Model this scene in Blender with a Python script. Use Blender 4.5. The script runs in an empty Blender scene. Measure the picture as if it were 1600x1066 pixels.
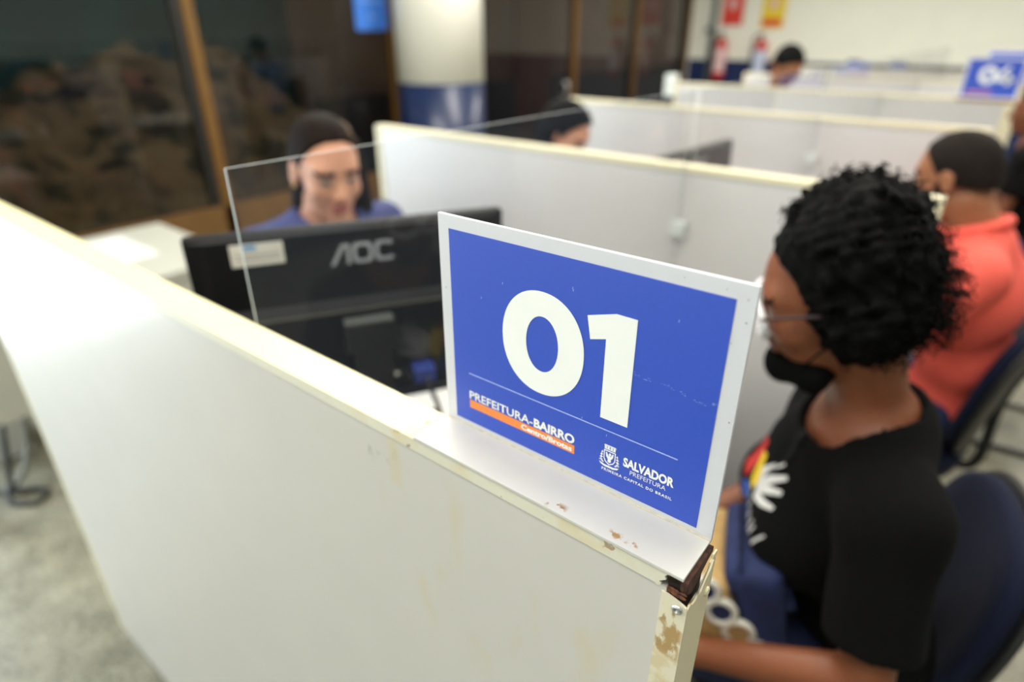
import bpy, bmesh, math, random
import numpy as np
from mathutils import Vector, Matrix

random.seed(7); np.random.seed(7)
SC = bpy.context.scene
COL = SC.collection
PI = math.pi
R = math.radians

# ------------------------------------------------------------------ camera
H = 1.348                      # height of the booth dividers
cam_d = bpy.data.cameras.new('camera')
cam = bpy.data.objects.new('camera', cam_d); COL.objects.link(cam)
cam_d.sensor_width = 36.0
cam_d.lens = 21.7
cam_d.clip_start = 0.02; cam_d.clip_end = 100
cam.location = (0.0835, -0.2712, 0.2946 + H)
cam.rotation_euler = (R(90 - 26.858), 0, R(38.464))
cam_d.dof.use_dof = True
cam_d.dof.focus_distance = 0.405
cam_d.dof.aperture_fstop = 2.6
cam_d.dof.aperture_blades = 0
SC.camera = cam

# ------------------------------------------------------------------ view, world, room light
SC.view_settings.view_transform = 'Standard'
SC.view_settings.look = 'None'
SC.view_settings.gamma = 1.0
SC.view_settings.use_curve_mapping = False
SC.view_settings.exposure = 0.0
w = bpy.data.worlds.new('world'); SC.world = w; w.use_nodes = True
w.node_tree.nodes['Background'].inputs[0].default_value = (0.75, 0.85, 1.0, 1)
w.node_tree.nodes['Background'].inputs[1].default_value = 1.3
try:
    SC.cycles.use_denoising = True
    SC.cycles.sample_clamp_indirect = 6.0
    SC.cycles.caustics_reflective = False
    SC.cycles.caustics_refractive = False
    SC.cycles.transparent_max_bounces = 24
except Exception:
    pass

def area(name, loc, rot, sx, sy, power, color):
    d = bpy.data.lights.new(name, 'AREA'); d.shape = 'RECTANGLE'
    d.size = sx; d.size_y = sy; d.energy = power; d.color = color
    o = bpy.data.objects.new(name, d); COL.objects.link(o)
    o.location = loc; o.rotation_euler = rot
    return o
CEIL = 2.9
WARM = (1.0, 0.955, 0.87)
for (lx, ly, p) in ((-2.5, 1.8, 56), (0.6, 1.7, 22), (-0.6, 0.45, 23), (-2.3, 3.6, 55), (0.6, 3.6, 52),
                    (-2.3, 6.6, 80), (0.6, 6.6, 80), (-1.6, -0.5, 19), (0.3, -0.5, 19), (-0.9, -3.4, 10)):
    area('ceiling_lamp', (lx, ly, CEIL - 0.03), (0, 0, 0), 1.6, 0.5, p, WARM)
# daylight through the glazed doors in the left wall
area('door_daylight', (-4.16, -1.08, 1.15), (0, R(-90), 0), 2.2, 1.3, 105, (0.80, 0.91, 1.0))
# and through the wide window in the wall behind the photographer
area('window_daylight', (-2.5, -4.93, 1.45), (R(90), 0, R(180)), 2.8, 1.9, 80, (0.93, 0.965, 1.0))

# ------------------------------------------------------------------ materials
def lin(c):
    c = c / 255.0
    return c / 12.92 if c <= 0.04045 else ((c + 0.055) / 1.055) ** 2.4
def S(r, g, b, k=1.0):
    return (min(1, lin(r) * k), min(1, lin(g) * k), min(1, lin(b) * k), 1.0)

def mat(name, c, rough=0.5, var=0.06, scale=18.0, metal=0.0, coat=0.0, bump=0.0, spec=0.5, sheen=0.0, sss=0.0):
    m = bpy.data.materials.new(name); m.use_nodes = True
    nt = m.node_tree; b = nt.nodes['Principled BSDF']
    n = nt.nodes.new('ShaderNodeTexNoise'); n.inputs['Scale'].default_value = scale; n.inputs['Detail'].default_value = 3
    tc = nt.nodes.new('ShaderNodeTexCoord'); nt.links.new(tc.outputs['Object'], n.inputs['Vector'])
    rp = nt.nodes.new('ShaderNodeValToRGB')
    rp.color_ramp.elements[0].position = 0.3; rp.color_ramp.elements[1].position = 0.7
    rp.color_ramp.elements[0].color = tuple(x * (1 - var) for x in c[:3]) + (1,)
    rp.color_ramp.elements[1].color = tuple(min(1, x * (1 + var)) for x in c[:3]) + (1,)
    nt.links.new(n.outputs['Fac'], rp.inputs['Fac']); nt.links.new(rp.outputs['Color'], b.inputs['Base Color'])
    b.inputs['Roughness'].default_value = rough; b.inputs['Metallic'].default_value = metal
    b.inputs['Coat Weight'].default_value = coat; b.inputs['Specular IOR Level'].default_value = spec
    b.inputs['Sheen Weight'].default_value = sheen
    if sss:
        b.inputs['Subsurface Weight'].default_value = sss; b.inputs['Subsurface Scale'].default_value = 0.02
    if bump:
        bp = nt.nodes.new('ShaderNodeBump'); bp.inputs['Strength'].default_value = bump; bp.inputs['Distance'].default_value = 0.003
        nt.links.new(n.outputs['Fac'], bp.inputs['Height']); nt.links.new(bp.outputs['Normal'], b.inputs['Normal'])
    return m

def add_stain(m, color, scale, lo, hi, box, seed=0.0, detail=6.0, edge=0.02, amount=1.0, stretch=(1, 1, 1)):
    """a stain of its own shape: noise blotches inside a box (object coordinates)"""
    nt = m.node_tree; b = nt.nodes['Principled BSDF']
    src = b.inputs['Base Color'].links[0].from_socket
    tc = nt.nodes.new('ShaderNodeTexCoord')
    mp = nt.nodes.new('ShaderNodeMapping'); mp.inputs['Location'].default_value = (seed, seed * 1.7, seed * 0.6)
    mp.inputs['Scale'].default_value = stretch
    nt.links.new(tc.outputs['Object'], mp.inputs['Vector'])
    n = nt.nodes.new('ShaderNodeTexNoise'); n.inputs['Scale'].default_value = scale; n.inputs['Detail'].default_value = detail
    nt.links.new(mp.outputs['Vector'], n.inputs['Vector'])
    r = nt.nodes.new('ShaderNodeMapRange'); r.inputs['From Min'].default_value = lo; r.inputs['From Max'].default_value = hi
    nt.links.new(n.outputs['Fac'], r.inputs['Value'])
    fac = r.outputs['Result']
    sp = nt.nodes.new('ShaderNodeSeparateXYZ'); nt.links.new(tc.outputs['Object'], sp.inputs[0])
    for ax, (a, c) in zip('XYZ', box):
        for v, sgn in ((a, 1), (c, -1)):
            q = nt.nodes.new('ShaderNodeMapRange')
            q.inputs['From Min'].default_value = v - edge * sgn * 0.5; q.inputs['From Max'].default_value = v + edge * sgn * 0.5
            nt.links.new(sp.outputs[ax], q.inputs['Value'])
            k = nt.nodes.new('ShaderNodeMath'); k.operation = 'MULTIPLY'
            nt.links.new(fac, k.inputs[0]); nt.links.new(q.outputs['Result'], k.inputs[1]); fac = k.outputs[0]
    k = nt.nodes.new('ShaderNodeMath'); k.operation = 'MULTIPLY'; k.inputs[1].default_value = amount
    nt.links.new(fac, k.inputs[0])
    mx = nt.nodes.new('ShaderNodeMixRGB'); mx.inputs['Color2'].default_value = color
    nt.links.new(k.outputs[0], mx.inputs['Fac']); nt.links.new(src, mx.inputs['Color1'])
    nt.links.new(mx.outputs['Color'], b.inputs['Base Color'])
    return m

def clear_mat(name, tint, haze, hazecol, rough=0.0, ior=1.49):
    """clear sheet: see-through, with mirror glints by angle and a little milky haze"""
    m = bpy.data.materials.new(name); m.use_nodes = True; nt = m.node_tree; nt.nodes.clear()
    out = nt.nodes.new('ShaderNodeOutputMaterial')
    tr = nt.nodes.new('ShaderNodeBsdfTransparent'); tr.inputs[0].default_value = tint
    gl = nt.nodes.new('ShaderNodeBsdfGlossy'); gl.inputs['Roughness'].default_value = rough
    df = nt.nodes.new('ShaderNodeBsdfDiffuse')
    n = nt.nodes.new('ShaderNodeTexNoise'); n.inputs['Scale'].default_value = 6
    rp = nt.nodes.new('ShaderNodeMapRange'); rp.inputs['To Min'].default_value = haze * 0.8; rp.inputs['To Max'].default_value = haze * 1.2
    nt.links.new(n.outputs['Fac'], rp.inputs['Value']); df.inputs[0].default_value = hazecol
    fr = nt.nodes.new('ShaderNodeFresnel'); fr.inputs[0].default_value = ior
    a = nt.nodes.new('ShaderNodeMixShader'); b = nt.nodes.new('ShaderNodeMixShader')
    nt.links.new(rp.outputs['Result'], a.inputs[0]); nt.links.new(tr.outputs[0], a.inputs[1]); nt.links.new(df.outputs[0], a.inputs[2])
    ge = nt.nodes.new('ShaderNodeNewGeometry'); iv = nt.nodes.new('ShaderNodeMath'); iv.operation = 'SUBTRACT'; iv.inputs[0].default_value = 1.0
    nt.links.new(ge.outputs['Backfacing'], iv.inputs[1])
    fm = nt.nodes.new('ShaderNodeMath'); fm.operation = 'MULTIPLY'
    nt.links.new(fr.outputs[0], fm.inputs[0]); nt.links.new(iv.outputs[0], fm.inputs[1])
    nt.links.new(fm.outputs[0], b.inputs[0]); nt.links.new(a.outputs[0], b.inputs[1]); nt.links.new(gl.outputs[0], b.inputs[2])
    nt.links.new(b.outputs[0], out.inputs['Surface'])
    return m

M = {}
M['panel'] = mat('white_laminate', S(210, 208, 208), 0.3, 0.02, 7, spec=0.5)
M['panel_front'] = mat('worn_white_laminate', S(205, 202, 198), 0.3, 0.02, 7, spec=0.5)
M['trim'] = mat('cream_paint', S(230, 222, 190), 0.42, 0.03, 12)
M['trim_front'] = mat('worn_cream_paint', S(230, 222, 178), 0.42, 0.03, 12)
M['lip_front'] = mat('worn_pale_lip', S(222, 219, 203), 0.42, 0.03, 12)
M['post_front'] = mat('chipped_cream_paint', S(224, 217, 194), 0.42, 0.03, 14)
M['core'] = mat('torn_brown_board', S(70, 42, 32), 0.9, 0.6, 160, bump=0.8)
M['hollow'] = mat('shade_dark_board', S(42, 28, 22), 0.9, 0.7, 140, bump=0.8)
M['rust'] = mat('rusty_brown', S(112, 66, 44), 0.8, 0.6, 240, bump=0.6)
M['zinc'] = mat('zinc_rivet', S(200, 202, 205), 0.28, 0.1, 300, metal=0.8)
M['dark'] = mat('dark_hole', S(25, 20, 18), 0.6)
M['pvc'] = mat('white_pvc', S(212, 214, 222), 0.45, 0.015, 60)
M['pvc_foot'] = mat('cream_pvc', S(206, 205, 200), 0.45, 0.02, 40)
M['blue'] = mat('blue_print', S(48, 82, 196), 0.38, 0.03, 300)
M['white'] = mat('white_print', S(244, 247, 246), 0.4, 0.01, 60)
M['orange'] = mat('orange_print', S(246, 142, 62), 0.4, 0.02, 60)
M['palewhite'] = mat('pale_scratch', S(170, 186, 235), 0.5, 0.1, 400)
M['wall'] = mat('cream_wall', S(240, 241, 230), 0.6, 0.02, 3)
M['column_cream'] = mat('column_cream', S(250, 249, 238), 0.5, 0.015, 3)
M['navy'] = mat('navy_wall_paint', S(28, 44, 88), 0.35, 0.06, 5)
M['column_navy'] = mat('navy_gloss_paint', S(12, 32, 72), 0.4, 0.06, 5, coat=0.15)
M['ceiling'] = mat('white_ceiling', S(236, 236, 228), 0.8, 0.02, 4)
M['bronze'] = mat('bronze_frame', S(116, 84, 40), 0.45, 0.12, 14, metal=0.3)
M['sill'] = mat('brown_sill', S(104, 74, 34), 0.5, 0.12, 8)
M['black_frame'] = mat('black_frame', S(28, 26, 24), 0.5)
M['blackplastic'] = mat('black_plastic', S(30, 31, 33), 0.42, 0.1, 30)
M['monitor'] = mat('monitor_black', S(8, 9, 12), 0.5, 0.08, 30, spec=0.2)
M['monitor_gloss'] = mat('monitor_gloss_black', S(12, 12, 14), 0.25, 0.08, 30)
M['hinge_light_grey'] = mat('hinge_light_grey', S(84, 86, 84), 0.4)
M['logo'] = mat('logo_grey', S(150, 154, 160), 0.4)
M['screen'] = mat('dark_screen', S(20, 24, 30), 0.15)
M['label'] = mat('paper_label', S(226, 224, 212), 0.6, 0.05, 60)
M['label_blue'] = mat('label_blue', S(96, 160, 214), 0.6)
M['label_ink'] = mat('label_ink', S(168, 158, 160), 0.6)
M['table'] = mat('pale_grey_laminate', S(188, 188, 176), 0.4, 0.02, 8)
M['paper'] = mat('white_paper', S(222, 222, 222), 0.7, 0.01, 20)
M['desk'] = mat('white_desk', S(228, 229, 226), 0.4, 0.02, 8)
M['steel'] = mat('grey_steel', S(150, 152, 154), 0.35, 0.06, 30, metal=0.7)
M['fabric_navy'] = mat('navy_chair_fabric', S(15, 22, 46), 0.9, 0.25, 240, bump=0.25, sheen=0.04, spec=0.2)
M['tube'] = mat('black_steel_tube', S(30, 32, 36), 0.35, 0.1, 20)
M['cable'] = mat('black_cable', S(34, 36, 34), 0.5)
M['cable_red'] = mat('red_cable', S(196, 62, 60), 0.5)
M['cable_grey'] = mat('grey_cable', S(120, 122, 112), 0.5)
M['poster'] = mat('blue_poster', S(66, 128, 226), 0.5, 0.06, 14)
M['poster_line'] = mat('poster_line', S(126, 172, 240), 0.5)
M['red'] = mat('red_enamel', S(200, 44, 36), 0.35, 0.06, 12)
M['red_sign'] = mat('red_sign', S(222, 66, 52), 0.5)
M['yellow'] = mat('yellow_sign', S(236, 208, 40), 0.5)
M['pinklabel'] = mat('pale_pink_label', S(232, 196, 200), 0.5, 0.12, 30)
M['bluelabel'] = mat('pale_blue_label', S(196, 208, 236), 0.5, 0.14, 30)
M['pipe'] = mat('grey_pipe', S(84, 94, 96), 0.5)
M['acrylic_edge'] = mat('frosted_edge', S(170, 176, 176), 0.5, 0.04, 60)
M['acrylic'] = clear_mat('clear_acrylic', (0.965, 0.97, 0.97, 1), 0.015, S(196, 212, 236), 0.0)
M['tinted'] = clear_mat('tinted_window_glass', (0.58, 0.54, 0.47, 1), 0.01, S(90, 84, 76), 0.02, 1.5)
M['clip'] = mat('clear_clip', S(226, 232, 230), 0.3)

# floor: speckled terrazzo
def terrazzo():
    m = bpy.data.materials.new('terrazzo_floor'); m.use_nodes = True; nt = m.node_tree; b = nt.nodes['Principled BSDF']
    tc = nt.nodes.new('ShaderNodeTexCoord')
    v = nt.nodes.new('ShaderNodeTexVoronoi'); v.inputs['Scale'].default_value = 190
    n = nt.nodes.new('ShaderNodeTexNoise'); n.inputs['Scale'].default_value = 9; n.inputs['Detail'].default_value = 5
    for x in (v, n): nt.links.new(tc.outputs['Object'], x.inputs['Vector'])
    sp = nt.nodes.new('ShaderNodeSeparateColor'); nt.links.new(v.outputs['Color'], sp.inputs[0])
    r = nt.nodes.new('ShaderNodeValToRGB'); e = r.color_ramp.elements
    e[0].position = 0.0; e[0].color = S(96, 94, 82); e[1].position = 1.0; e[1].color = S(206, 204, 190)
    k = e.new(0.22); k.color = S(166, 164, 146); k = e.new(0.75); k.color = S(186, 184, 166)
    nt.links.new(sp.outputs[0], r.inputs['Fac'])
    r2 = nt.nodes.new('ShaderNodeValToRGB'); r2.color_ramp.elements[0].color = (0.44, 0.43, 0.40, 1); r2.color_ramp.elements[1].color = (0.66, 0.65, 0.61, 1)
    r2.color_ramp.elements[0].position = 0.35; r2.color_ramp.elements[1].position = 0.65
    nt.links.new(n.outputs['Fac'], r2.inputs['Fac'])
    mx = nt.nodes.new('ShaderNodeMixRGB'); mx.blend_type = 'MULTIPLY'; mx.inputs[0].default_value = 1
    nt.links.new(r.outputs[0], mx.inputs[1]); nt.links.new(r2.outputs[0], mx.inputs[2]); nt.links.new(mx.outputs[0], b.inputs['Base Color'])
    b.inputs['Roughness'].default_value = 0.4
    return m
M['floor'] = terrazzo()

# ------------------------------------------------------------------ object helpers
def link(name, me, m=None, parent=None):
    o = bpy.data.objects.new(name, me); COL.objects.link(o)
    if m is not None:
        for k in (m if isinstance(m, (list, tuple)) else [m]): me.materials.append(M[k] if isinstance(k, str) else k)
    if parent is not None: o.parent = parent
    return o
def tag(o, label, cat, group=None):
    o['label'] = label; o['category'] = cat
    if group: o['group'] = group
    return o
def thing(name, label, cat, loc=(0, 0, 0), rz=0.0, group=None):
    o = bpy.data.objects.new(name, None); COL.objects.link(o); o.empty_display_size = 0.05
    o.location = loc; o.rotation_euler = (0, 0, rz)
    return tag(o, label, cat, group)
def struct(o):
    o['kind'] = 'structure'; return o
def copy_tree(o, parent=None):
    c = o.copy(); COL.objects.link(c)
    if parent is not None: c.parent = parent
    for ch in list(o.children): copy_tree(ch, c)
    return c
def bm_box(bm, lo, hi, bev=0.0, seg=2):
    lo = Vector(lo); hi = Vector(hi)
    r = bmesh.ops.create_cube(bm, size=1.0)
    vs = r['verts']
    for v in vs:
        v.co = Vector([lo[i] + (v.co[i] + 0.5) * (hi[i] - lo[i]) for i in range(3)])
    if bev > 0:
        es = list({e for v in vs for e in v.link_edges})
        bmesh.ops.bevel(bm, geom=es, offset=bev, segments=seg, affect='EDGES', profile=0.7)
def fin(bm, name, m, parent=None, smooth=False):
    bmesh.ops.recalc_face_normals(bm, faces=bm.faces[:])
    me = bpy.data.meshes.new(name); bm.to_mesh(me); bm.free()
    if smooth:
        for p in me.polygons: p.use_smooth = True
    return link(name, me, m, parent)
def box(name, lo, hi, m, parent=None, bev=0.0):
    bm = bmesh.new(); bm_box(bm, lo, hi, bev); return fin(bm, name, m, parent)
def bm_tube(bm, pts, rad, n=8, closed=False, cap=True):
    pts = [Vector(p) for p in pts]; N = len(pts); rings = []
    prev = None
    for i, p in enumerate(pts):
        if closed: t = pts[(i + 1) % N] - pts[i - 1]
        else: t = pts[min(i + 1, N - 1)] - pts[max(i - 1, 0)]
        if t.length < 1e-9: t = Vector((0, 0, 1))
        t.normalize()
        if prev is None:
            a = Vector((0, 0, 1)) if abs(t.z) < 0.9 else Vector((1, 0, 0))
            u = t.cross(a).normalized()
        else:
            u = prev - t * prev.dot(t)
            u = u.normalized() if u.length > 1e-6 else t.orthogonal().normalized()
        prev = u; v = t.cross(u)
        rr = rad[i] if isinstance(rad, (list, tuple)) else rad
        rings.append([bm.verts.new(p + (u * math.cos(2 * PI * k / n) + v * math.sin(2 * PI * k / n)) * rr) for k in range(n)])
    for i in range(N if closed else N - 1):
        a, b = rings[i], rings[(i + 1) % N]
        for k in range(n):
            try: bm.faces.new((a[k], a[(k + 1) % n], b[(k + 1) % n], b[k]))
            except ValueError: pass
    if not closed and cap:
        bm.faces.new(list(reversed(rings[0]))); bm.faces.new(rings[-1])
def tube(name, pts, rad, m, parent=None, n=8, closed=False):
    bm = bmesh.new(); bm_tube(bm, pts, rad, n, closed); return fin(bm, name, m, parent, True)
def smooth_path(pts, k=6):
    """Catmull-Rom through the points"""
    P = [Vector(p) for p in pts]; out = []
    for i in range(len(P) - 1):
        a = P[max(i - 1, 0)]; b = P[i]; c = P[i + 1]; d = P[min(i + 2, len(P) - 1)]
        for j in range(k):
            t = j / k
            out.append(0.5 * ((2 * b) + (c - a) * t + (2 * a - 5 * b + 4 * c - d) * t * t + (3 * b - a - 3 * c + d) * t ** 3))
    out.append(P[-1]); return out
def lathe(name, prof, m, parent=None, n=28, loc=(0, 0, 0)):
    bm = bmesh.new(); rings = []
    for (r, z) in prof:
        rings.append([bm.verts.new((loc[0] + r * math.cos(2 * PI * k / n), loc[1] + r * math.sin(2 * PI * k / n), loc[2] + z)) for k in range(n)])
    for a, b in zip(rings, rings[1:]):
        for k in range(n): bm.faces.new((a[k], a[(k + 1) % n], b[(k + 1) % n], b[k]))
    bm.faces.new(list(reversed(rings[0]))); bm.faces.new(rings[-1])
    o = fin(bm, name, m, parent, True)
    return o
def prism(name, poly, f0, f1, m, parent=None, holes=None):
    """poly: 2D points; f0/f1 map (a,b)->3D for the two faces. holes: one inner ring with the same vertex count"""
    bm = bmesh.new()
    if holes is None:
        a = [bm.verts.new(f0(*p)) for p in poly]; b = [bm.verts.new(f1(*p)) for p in poly]
        N = len(poly)
        fa = bm.faces.new(a); fb = bm.faces.new(list(reversed(b)))
        for i in range(N): bm.faces.new((a[i], b[i], b[(i + 1) % N], a[(i + 1) % N]))
        bm.normal_update()
        bmesh.ops.triangulate(bm, faces=[fa, fb])
    else:
        N = len(poly)
        R_ = [[bm.verts.new(f(*p)) for p in ring] for f in (f0, f1) for ring in (poly, holes)]
        oa, ia, ob, ib = R_
        for i in range(N):
            j = (i + 1) % N
            bm.faces.new((oa[i], oa[j], ia[j], ia[i])); bm.faces.new((ob[i], ib[i], ib[j], ob[j]))
            bm.faces.new((oa[i], ob[i], ob[j], oa[j])); bm.faces.new((ia[i], ia[j], ib[j], ib[i]))
    return fin(bm, name, m, parent)
def superellipse(cx, cy, rx, ry, e=2.0, n=64):
    out = []
    for k in range(n):
        a = 2 * PI * k / n; c, s = math.cos(a), math.sin(a)
        out.append((cx + rx * math.copysign(abs(c) ** (2 / e), c), cy + ry * math.copysign(abs(s) ** (2 / e), s)))
    return out
def text_mesh(name, s, f, x0, x1, z0, capH, m, parent, bold=0.0, space=1.0, align='W'):
    """flat lettering; x0..x1 the width it fills, z0 the baseline, capH the capital height (sheet units); f maps to 3D"""
    cu = bpy.data.curves.new(name, 'FONT'); cu.body = s; cu.size = 1.0; cu.offset = bold; cu.space_character = space
    cu.resolution_u = 3
    o = bpy.data.objects.new(name, cu); COL.objects.link(o)
    dg = bpy.context.evaluated_depsgraph_get()
    me = bpy.data.meshes.new_from_object(o.evaluated_get(dg))
    bpy.data.objects.remove(o); bpy.data.curves.remove(cu)
    xs = [v.co.x for v in me.vertices]; mn, mx = min(xs), max(xs)
    cap = 0.69
    for v in me.vertices:
        v.co = f(x0 + (v.co.x - mn) / (mx - mn) * (x1 - x0), z0 + v.co.y / cap * capH)
    me.materials.clear()
    return link(name, me, m, parent)
def merge(name, obs, m, parent):
    bm = bmesh.new()
    for o in obs:
        bm.from_mesh(o.data); me = o.data; bpy.data.objects.remove(o); bpy.data.meshes.remove(me)
    return fin(bm, name, m, parent)

# ================================================================== THE SETTING
D = 1.1744; T = 0.0381; L = 1.664           # booth spacing, divider thickness and length
XW = -4.2; YB = 9.3; XR = 3.2; YF = -5.0
struct(box('floor', (-9.0, YF, -0.12), (XR + 0.1, YB + 0.1, 0.0), 'floor'))
struct(box('ceiling', (XW - 0.1, YF, CEIL), (XR + 0.1, YB + 0.1, CEIL + 0.1), 'ceiling'))
struct(box('wall_back', (XW - 0.1, YB, 0), (XR + 0.1, YB + 0.1, CEIL), 'wall'))
struct(box('trim_1', (XW + 0.05, YB - 0.006, 0), (XR, YB, 1.24), 'navy'))
struct(box('wall_right', (XR, YF, 0), (XR + 0.1, YB, CEIL), 'wall'))
struct(box('trim_2', (XR - 0.006, YF, 0), (XR, YB - 0.006, 1.24), 'navy'))
struct(box('wall_front', (XW - 0.1, YF - 0.1, 0), (XR + 0.1, YF, CEIL), 'wall'))
struct(box('wall_left', (XW - 0.12, YF, 0), (XW, -1.8, CEIL), 'wall'))
struct(box('trim_3', (-3.95, YF - 0.02, 0.42), (-1.05, YF + 0.03, 0.5), 'bronze'))
struct(box('trim_4', (XW - 0.1, -1.8, 2.3), (XW, -0.3, CEIL), 'bronze'))
# the tinted glazing behind the clerks: low sill, bronze posts and one pane per bay
struct(box('trim_5', (XW - 0.07, -0.3, 0), (XW + 0.03, 3.5, 0.53), 'sill', bev=0.006))
posts = [(-0.3, 0.08), (1.87, 0.075), (3.53, 0.06), (6.25, 0.075), (7.69, 0.075), (9.24, 0.11)]
for i, (py, pw) in enumerate(posts):
    struct(box('trim_%d' % (6 + i), (XW - 0.05, py - pw / 2, 0), (XW + 0.03, py + pw / 2, CEIL), 'bronze', bev=0.004))
for i, (py, pw) in enumerate([(1.80, 0.05), (7.63, 0.04), (9.13, 0.1)]):
    struct(box('trim_%d' % (12 + i), (XW - 0.05, py - pw / 2, 0), (XW + 0.015, py + pw / 2, CEIL), 'black_frame'))
for i, (a, b, z0) in enumerate([(-0.26, 1.775, 0.53), (1.9075, 3.5, 0.53)]):
    struct(box('window_%d' % (1 + i), (XW - 0.016, a, z0), (XW - 0.004, b, CEIL), 'tinted'))
# glazed door leaves beyond the column, the nearer one with its pull handle
d1 = struct(box('door_1', (XW - 0.016, 3.56, 0.0), (XW - 0.004, 6.2125, CEIL), 'tinted'))
tube('door_handle', smooth_path([(XW - 0.005, 6.07, 0.96), (XW + 0.045, 6.07, 0.965), (XW + 0.045, 6.07, 1.085), (XW - 0.005, 6.07, 1.09)], 5), 0.017, 'zinc', d1)
struct(box('door_2', (XW - 0.016, 6.2875, 0.0), (XW - 0.004, 7.61, CEIL), 'tinted'))
struct(box('window_3', (XW - 0.016, 7.7275, 0.0), (XW - 0.004, 9.08, CEIL), 'tinted'))

# what stands in the dim yard behind the tinted glass
def hillside():
    bm = bmesh.new(); nx, ny = 26, 60; g = []
    rs = np.random.RandomState(3)
    ph = rs.rand(6) * 6
    for i in range(nx):
        row = []
        for j in range(ny):
            u = i / (nx - 1); y = -2.5 + 6.3 * j / (ny - 1)
            z = 0.05 + 1.32 * u ** 0.8 + 0.10 * math.sin(3.1 * y + ph[0] + 4 * u) + 0.07 * math.sin(7.3 * y + ph[1] - 9 * u) + rs.normal(0, 0.03)
            if u > 0.9: z += 0.12 * math.sin(1.9 * y + ph[2])
            row.append(bm.verts.new((-4.7 - 2.3 * u + rs.normal(0, 0.02), y, max(0.0, z))))
        g.append(row)
    for i in range(nx - 1):
        for j in range(ny - 1): bm.faces.new((g[i][j], g[i][j + 1], g[i + 1][j + 1], g[i + 1][j]))
    m = mat('brown_hillside', S(128, 112, 86), 0.9, 0.35, 2.2, bump=0.3)
    add_stain(m, S(52, 54, 40), 3.2, 0.52, 0.60, ((-9, 0), (-9, 9), (-1, 4)), 3.1)
    add_stain(m, S(150, 110, 96), 2.3, 0.56, 0.66, ((-9, 0), (-9, 9), (-1, 4)), 8.2)
    add_stain(m, S(18, 18, 16), 2.6, 0.62, 0.66, ((-9, 0), (-9, 9), (-1, 4)), 5.4, stretch=(1, 0.5, 1.6))
    o = fin(bm, 'hillside', m, None, True); o['kind'] = 'stuff'
    return tag(o, 'dim brown earth slope seen through the tinted glass behind the clerk', 'slope')
hillside()
M['teal_wall'] = mat('teal_wall', S(44, 96, 104), 0.8, 0.3, 2.0)
o = box('garden_wall', (-7.5, -3.0, 0), (-7.3, 18.0, 3.4), 'teal_wall')
tag(o, 'dark teal wall rising above the brown slope behind the glass', 'wall')
M['facade'] = mat('brown_facade', S(112, 94, 84), 0.8, 0.2, 2.5)
f = thing('building', 'dim brown building with tall dark windows seen past the column', 'building', (-6.2, 6.5, 0))
box('facade_wall', (-0.3, -2.4, 0), (0, 9.5, 3.2), 'facade', f)
for yy in (-0.75, -0.15, 0.42): box('tall_window', (-0.05, yy - 0.12, 1.35), (0.012, yy + 0.12, 2.15), 'dark', f)
box('plinth', (-0.02, -2.4, 0), (0.03, 9.5, 0.95), 'black_frame', f)
box('doorway', (-0.05, 1.2, 0.0), (0.035, 2.1, 2.4), mat('brown_door', S(92, 58, 36), 0.6, 0.2, 4), f)

# round column
c = thing('column', 'round cream column with a glossy navy lower band', 'column', (-3.84, 3.72, 0)); c['kind'] = 'structure'
lathe('column_shaft', [(0.355, 1.25), (0.355, CEIL)], 'column_cream', c, 48)
lathe('column_band', [(0.358, 0.0), (0.358, 1.25)], 'column_navy', c, 48)

# sheet taped to the glass
p = thing('poster', 'bright blue printed sheet taped high on the tinted glass beside the column', 'poster', (XW, 3.35, 1.63))
box('sheet', (0.0005, -0.17, 0.0), (0.003, 0.165, 0.5), 'poster', p)
for i, (a, b, z) in enumerate([(-0.12, 0.11, 0.40), (-0.12, 0.13, 0.35), (-0.12, 0.06, 0.30), (-0.12, 0.12, 0.20), (-0.04, 0.04, 0.09)]):
    box('printed_line', (0.003, a, z), (0.0038, b, z + 0.016), 'poster_line', p)

# ================================================================== BOOTH DIVIDERS
def divider(k, label):
    y0 = k * D
    t = thing('booth_divider', label, 'partition', (0, y0, 0), group='white booth dividers')
    x0, x1 = -L, 0.0
    m = 'panel'
    box('panel', (x0 + 0.02, 0.003, 0.03), (x1 - 0.02, T - 0.003, H - 0.014), m, t)
    box('top_trim', (x0, -0.001, H - 0.014), (x1, T + 0.001, H), 'trim', t, bev=0.0015)
    box('end_post', (x0, -0.001, 0.0), (x0 + 0.022, T + 0.001, H - 0.0142), 'trim', t, bev=0.0015)
    box('end_post', (x1 - 0.022, -0.001, 0.0), (x1, T + 0.001, H - 0.0142), 'trim', t, bev=0.0015)
    return t
LAB = ['', 'white divider behind the seated woman in black, second from the front',
       'white divider behind the man in the coral shirt, third from the front',
       'white divider carrying the blue 04 sign', 'white divider just behind the one with the 04 sign',
       'farthest white divider, nearest the navy wainscot wall']
for k in (1, 2, 3, 4, 5): divider(k, LAB[k])

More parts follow.
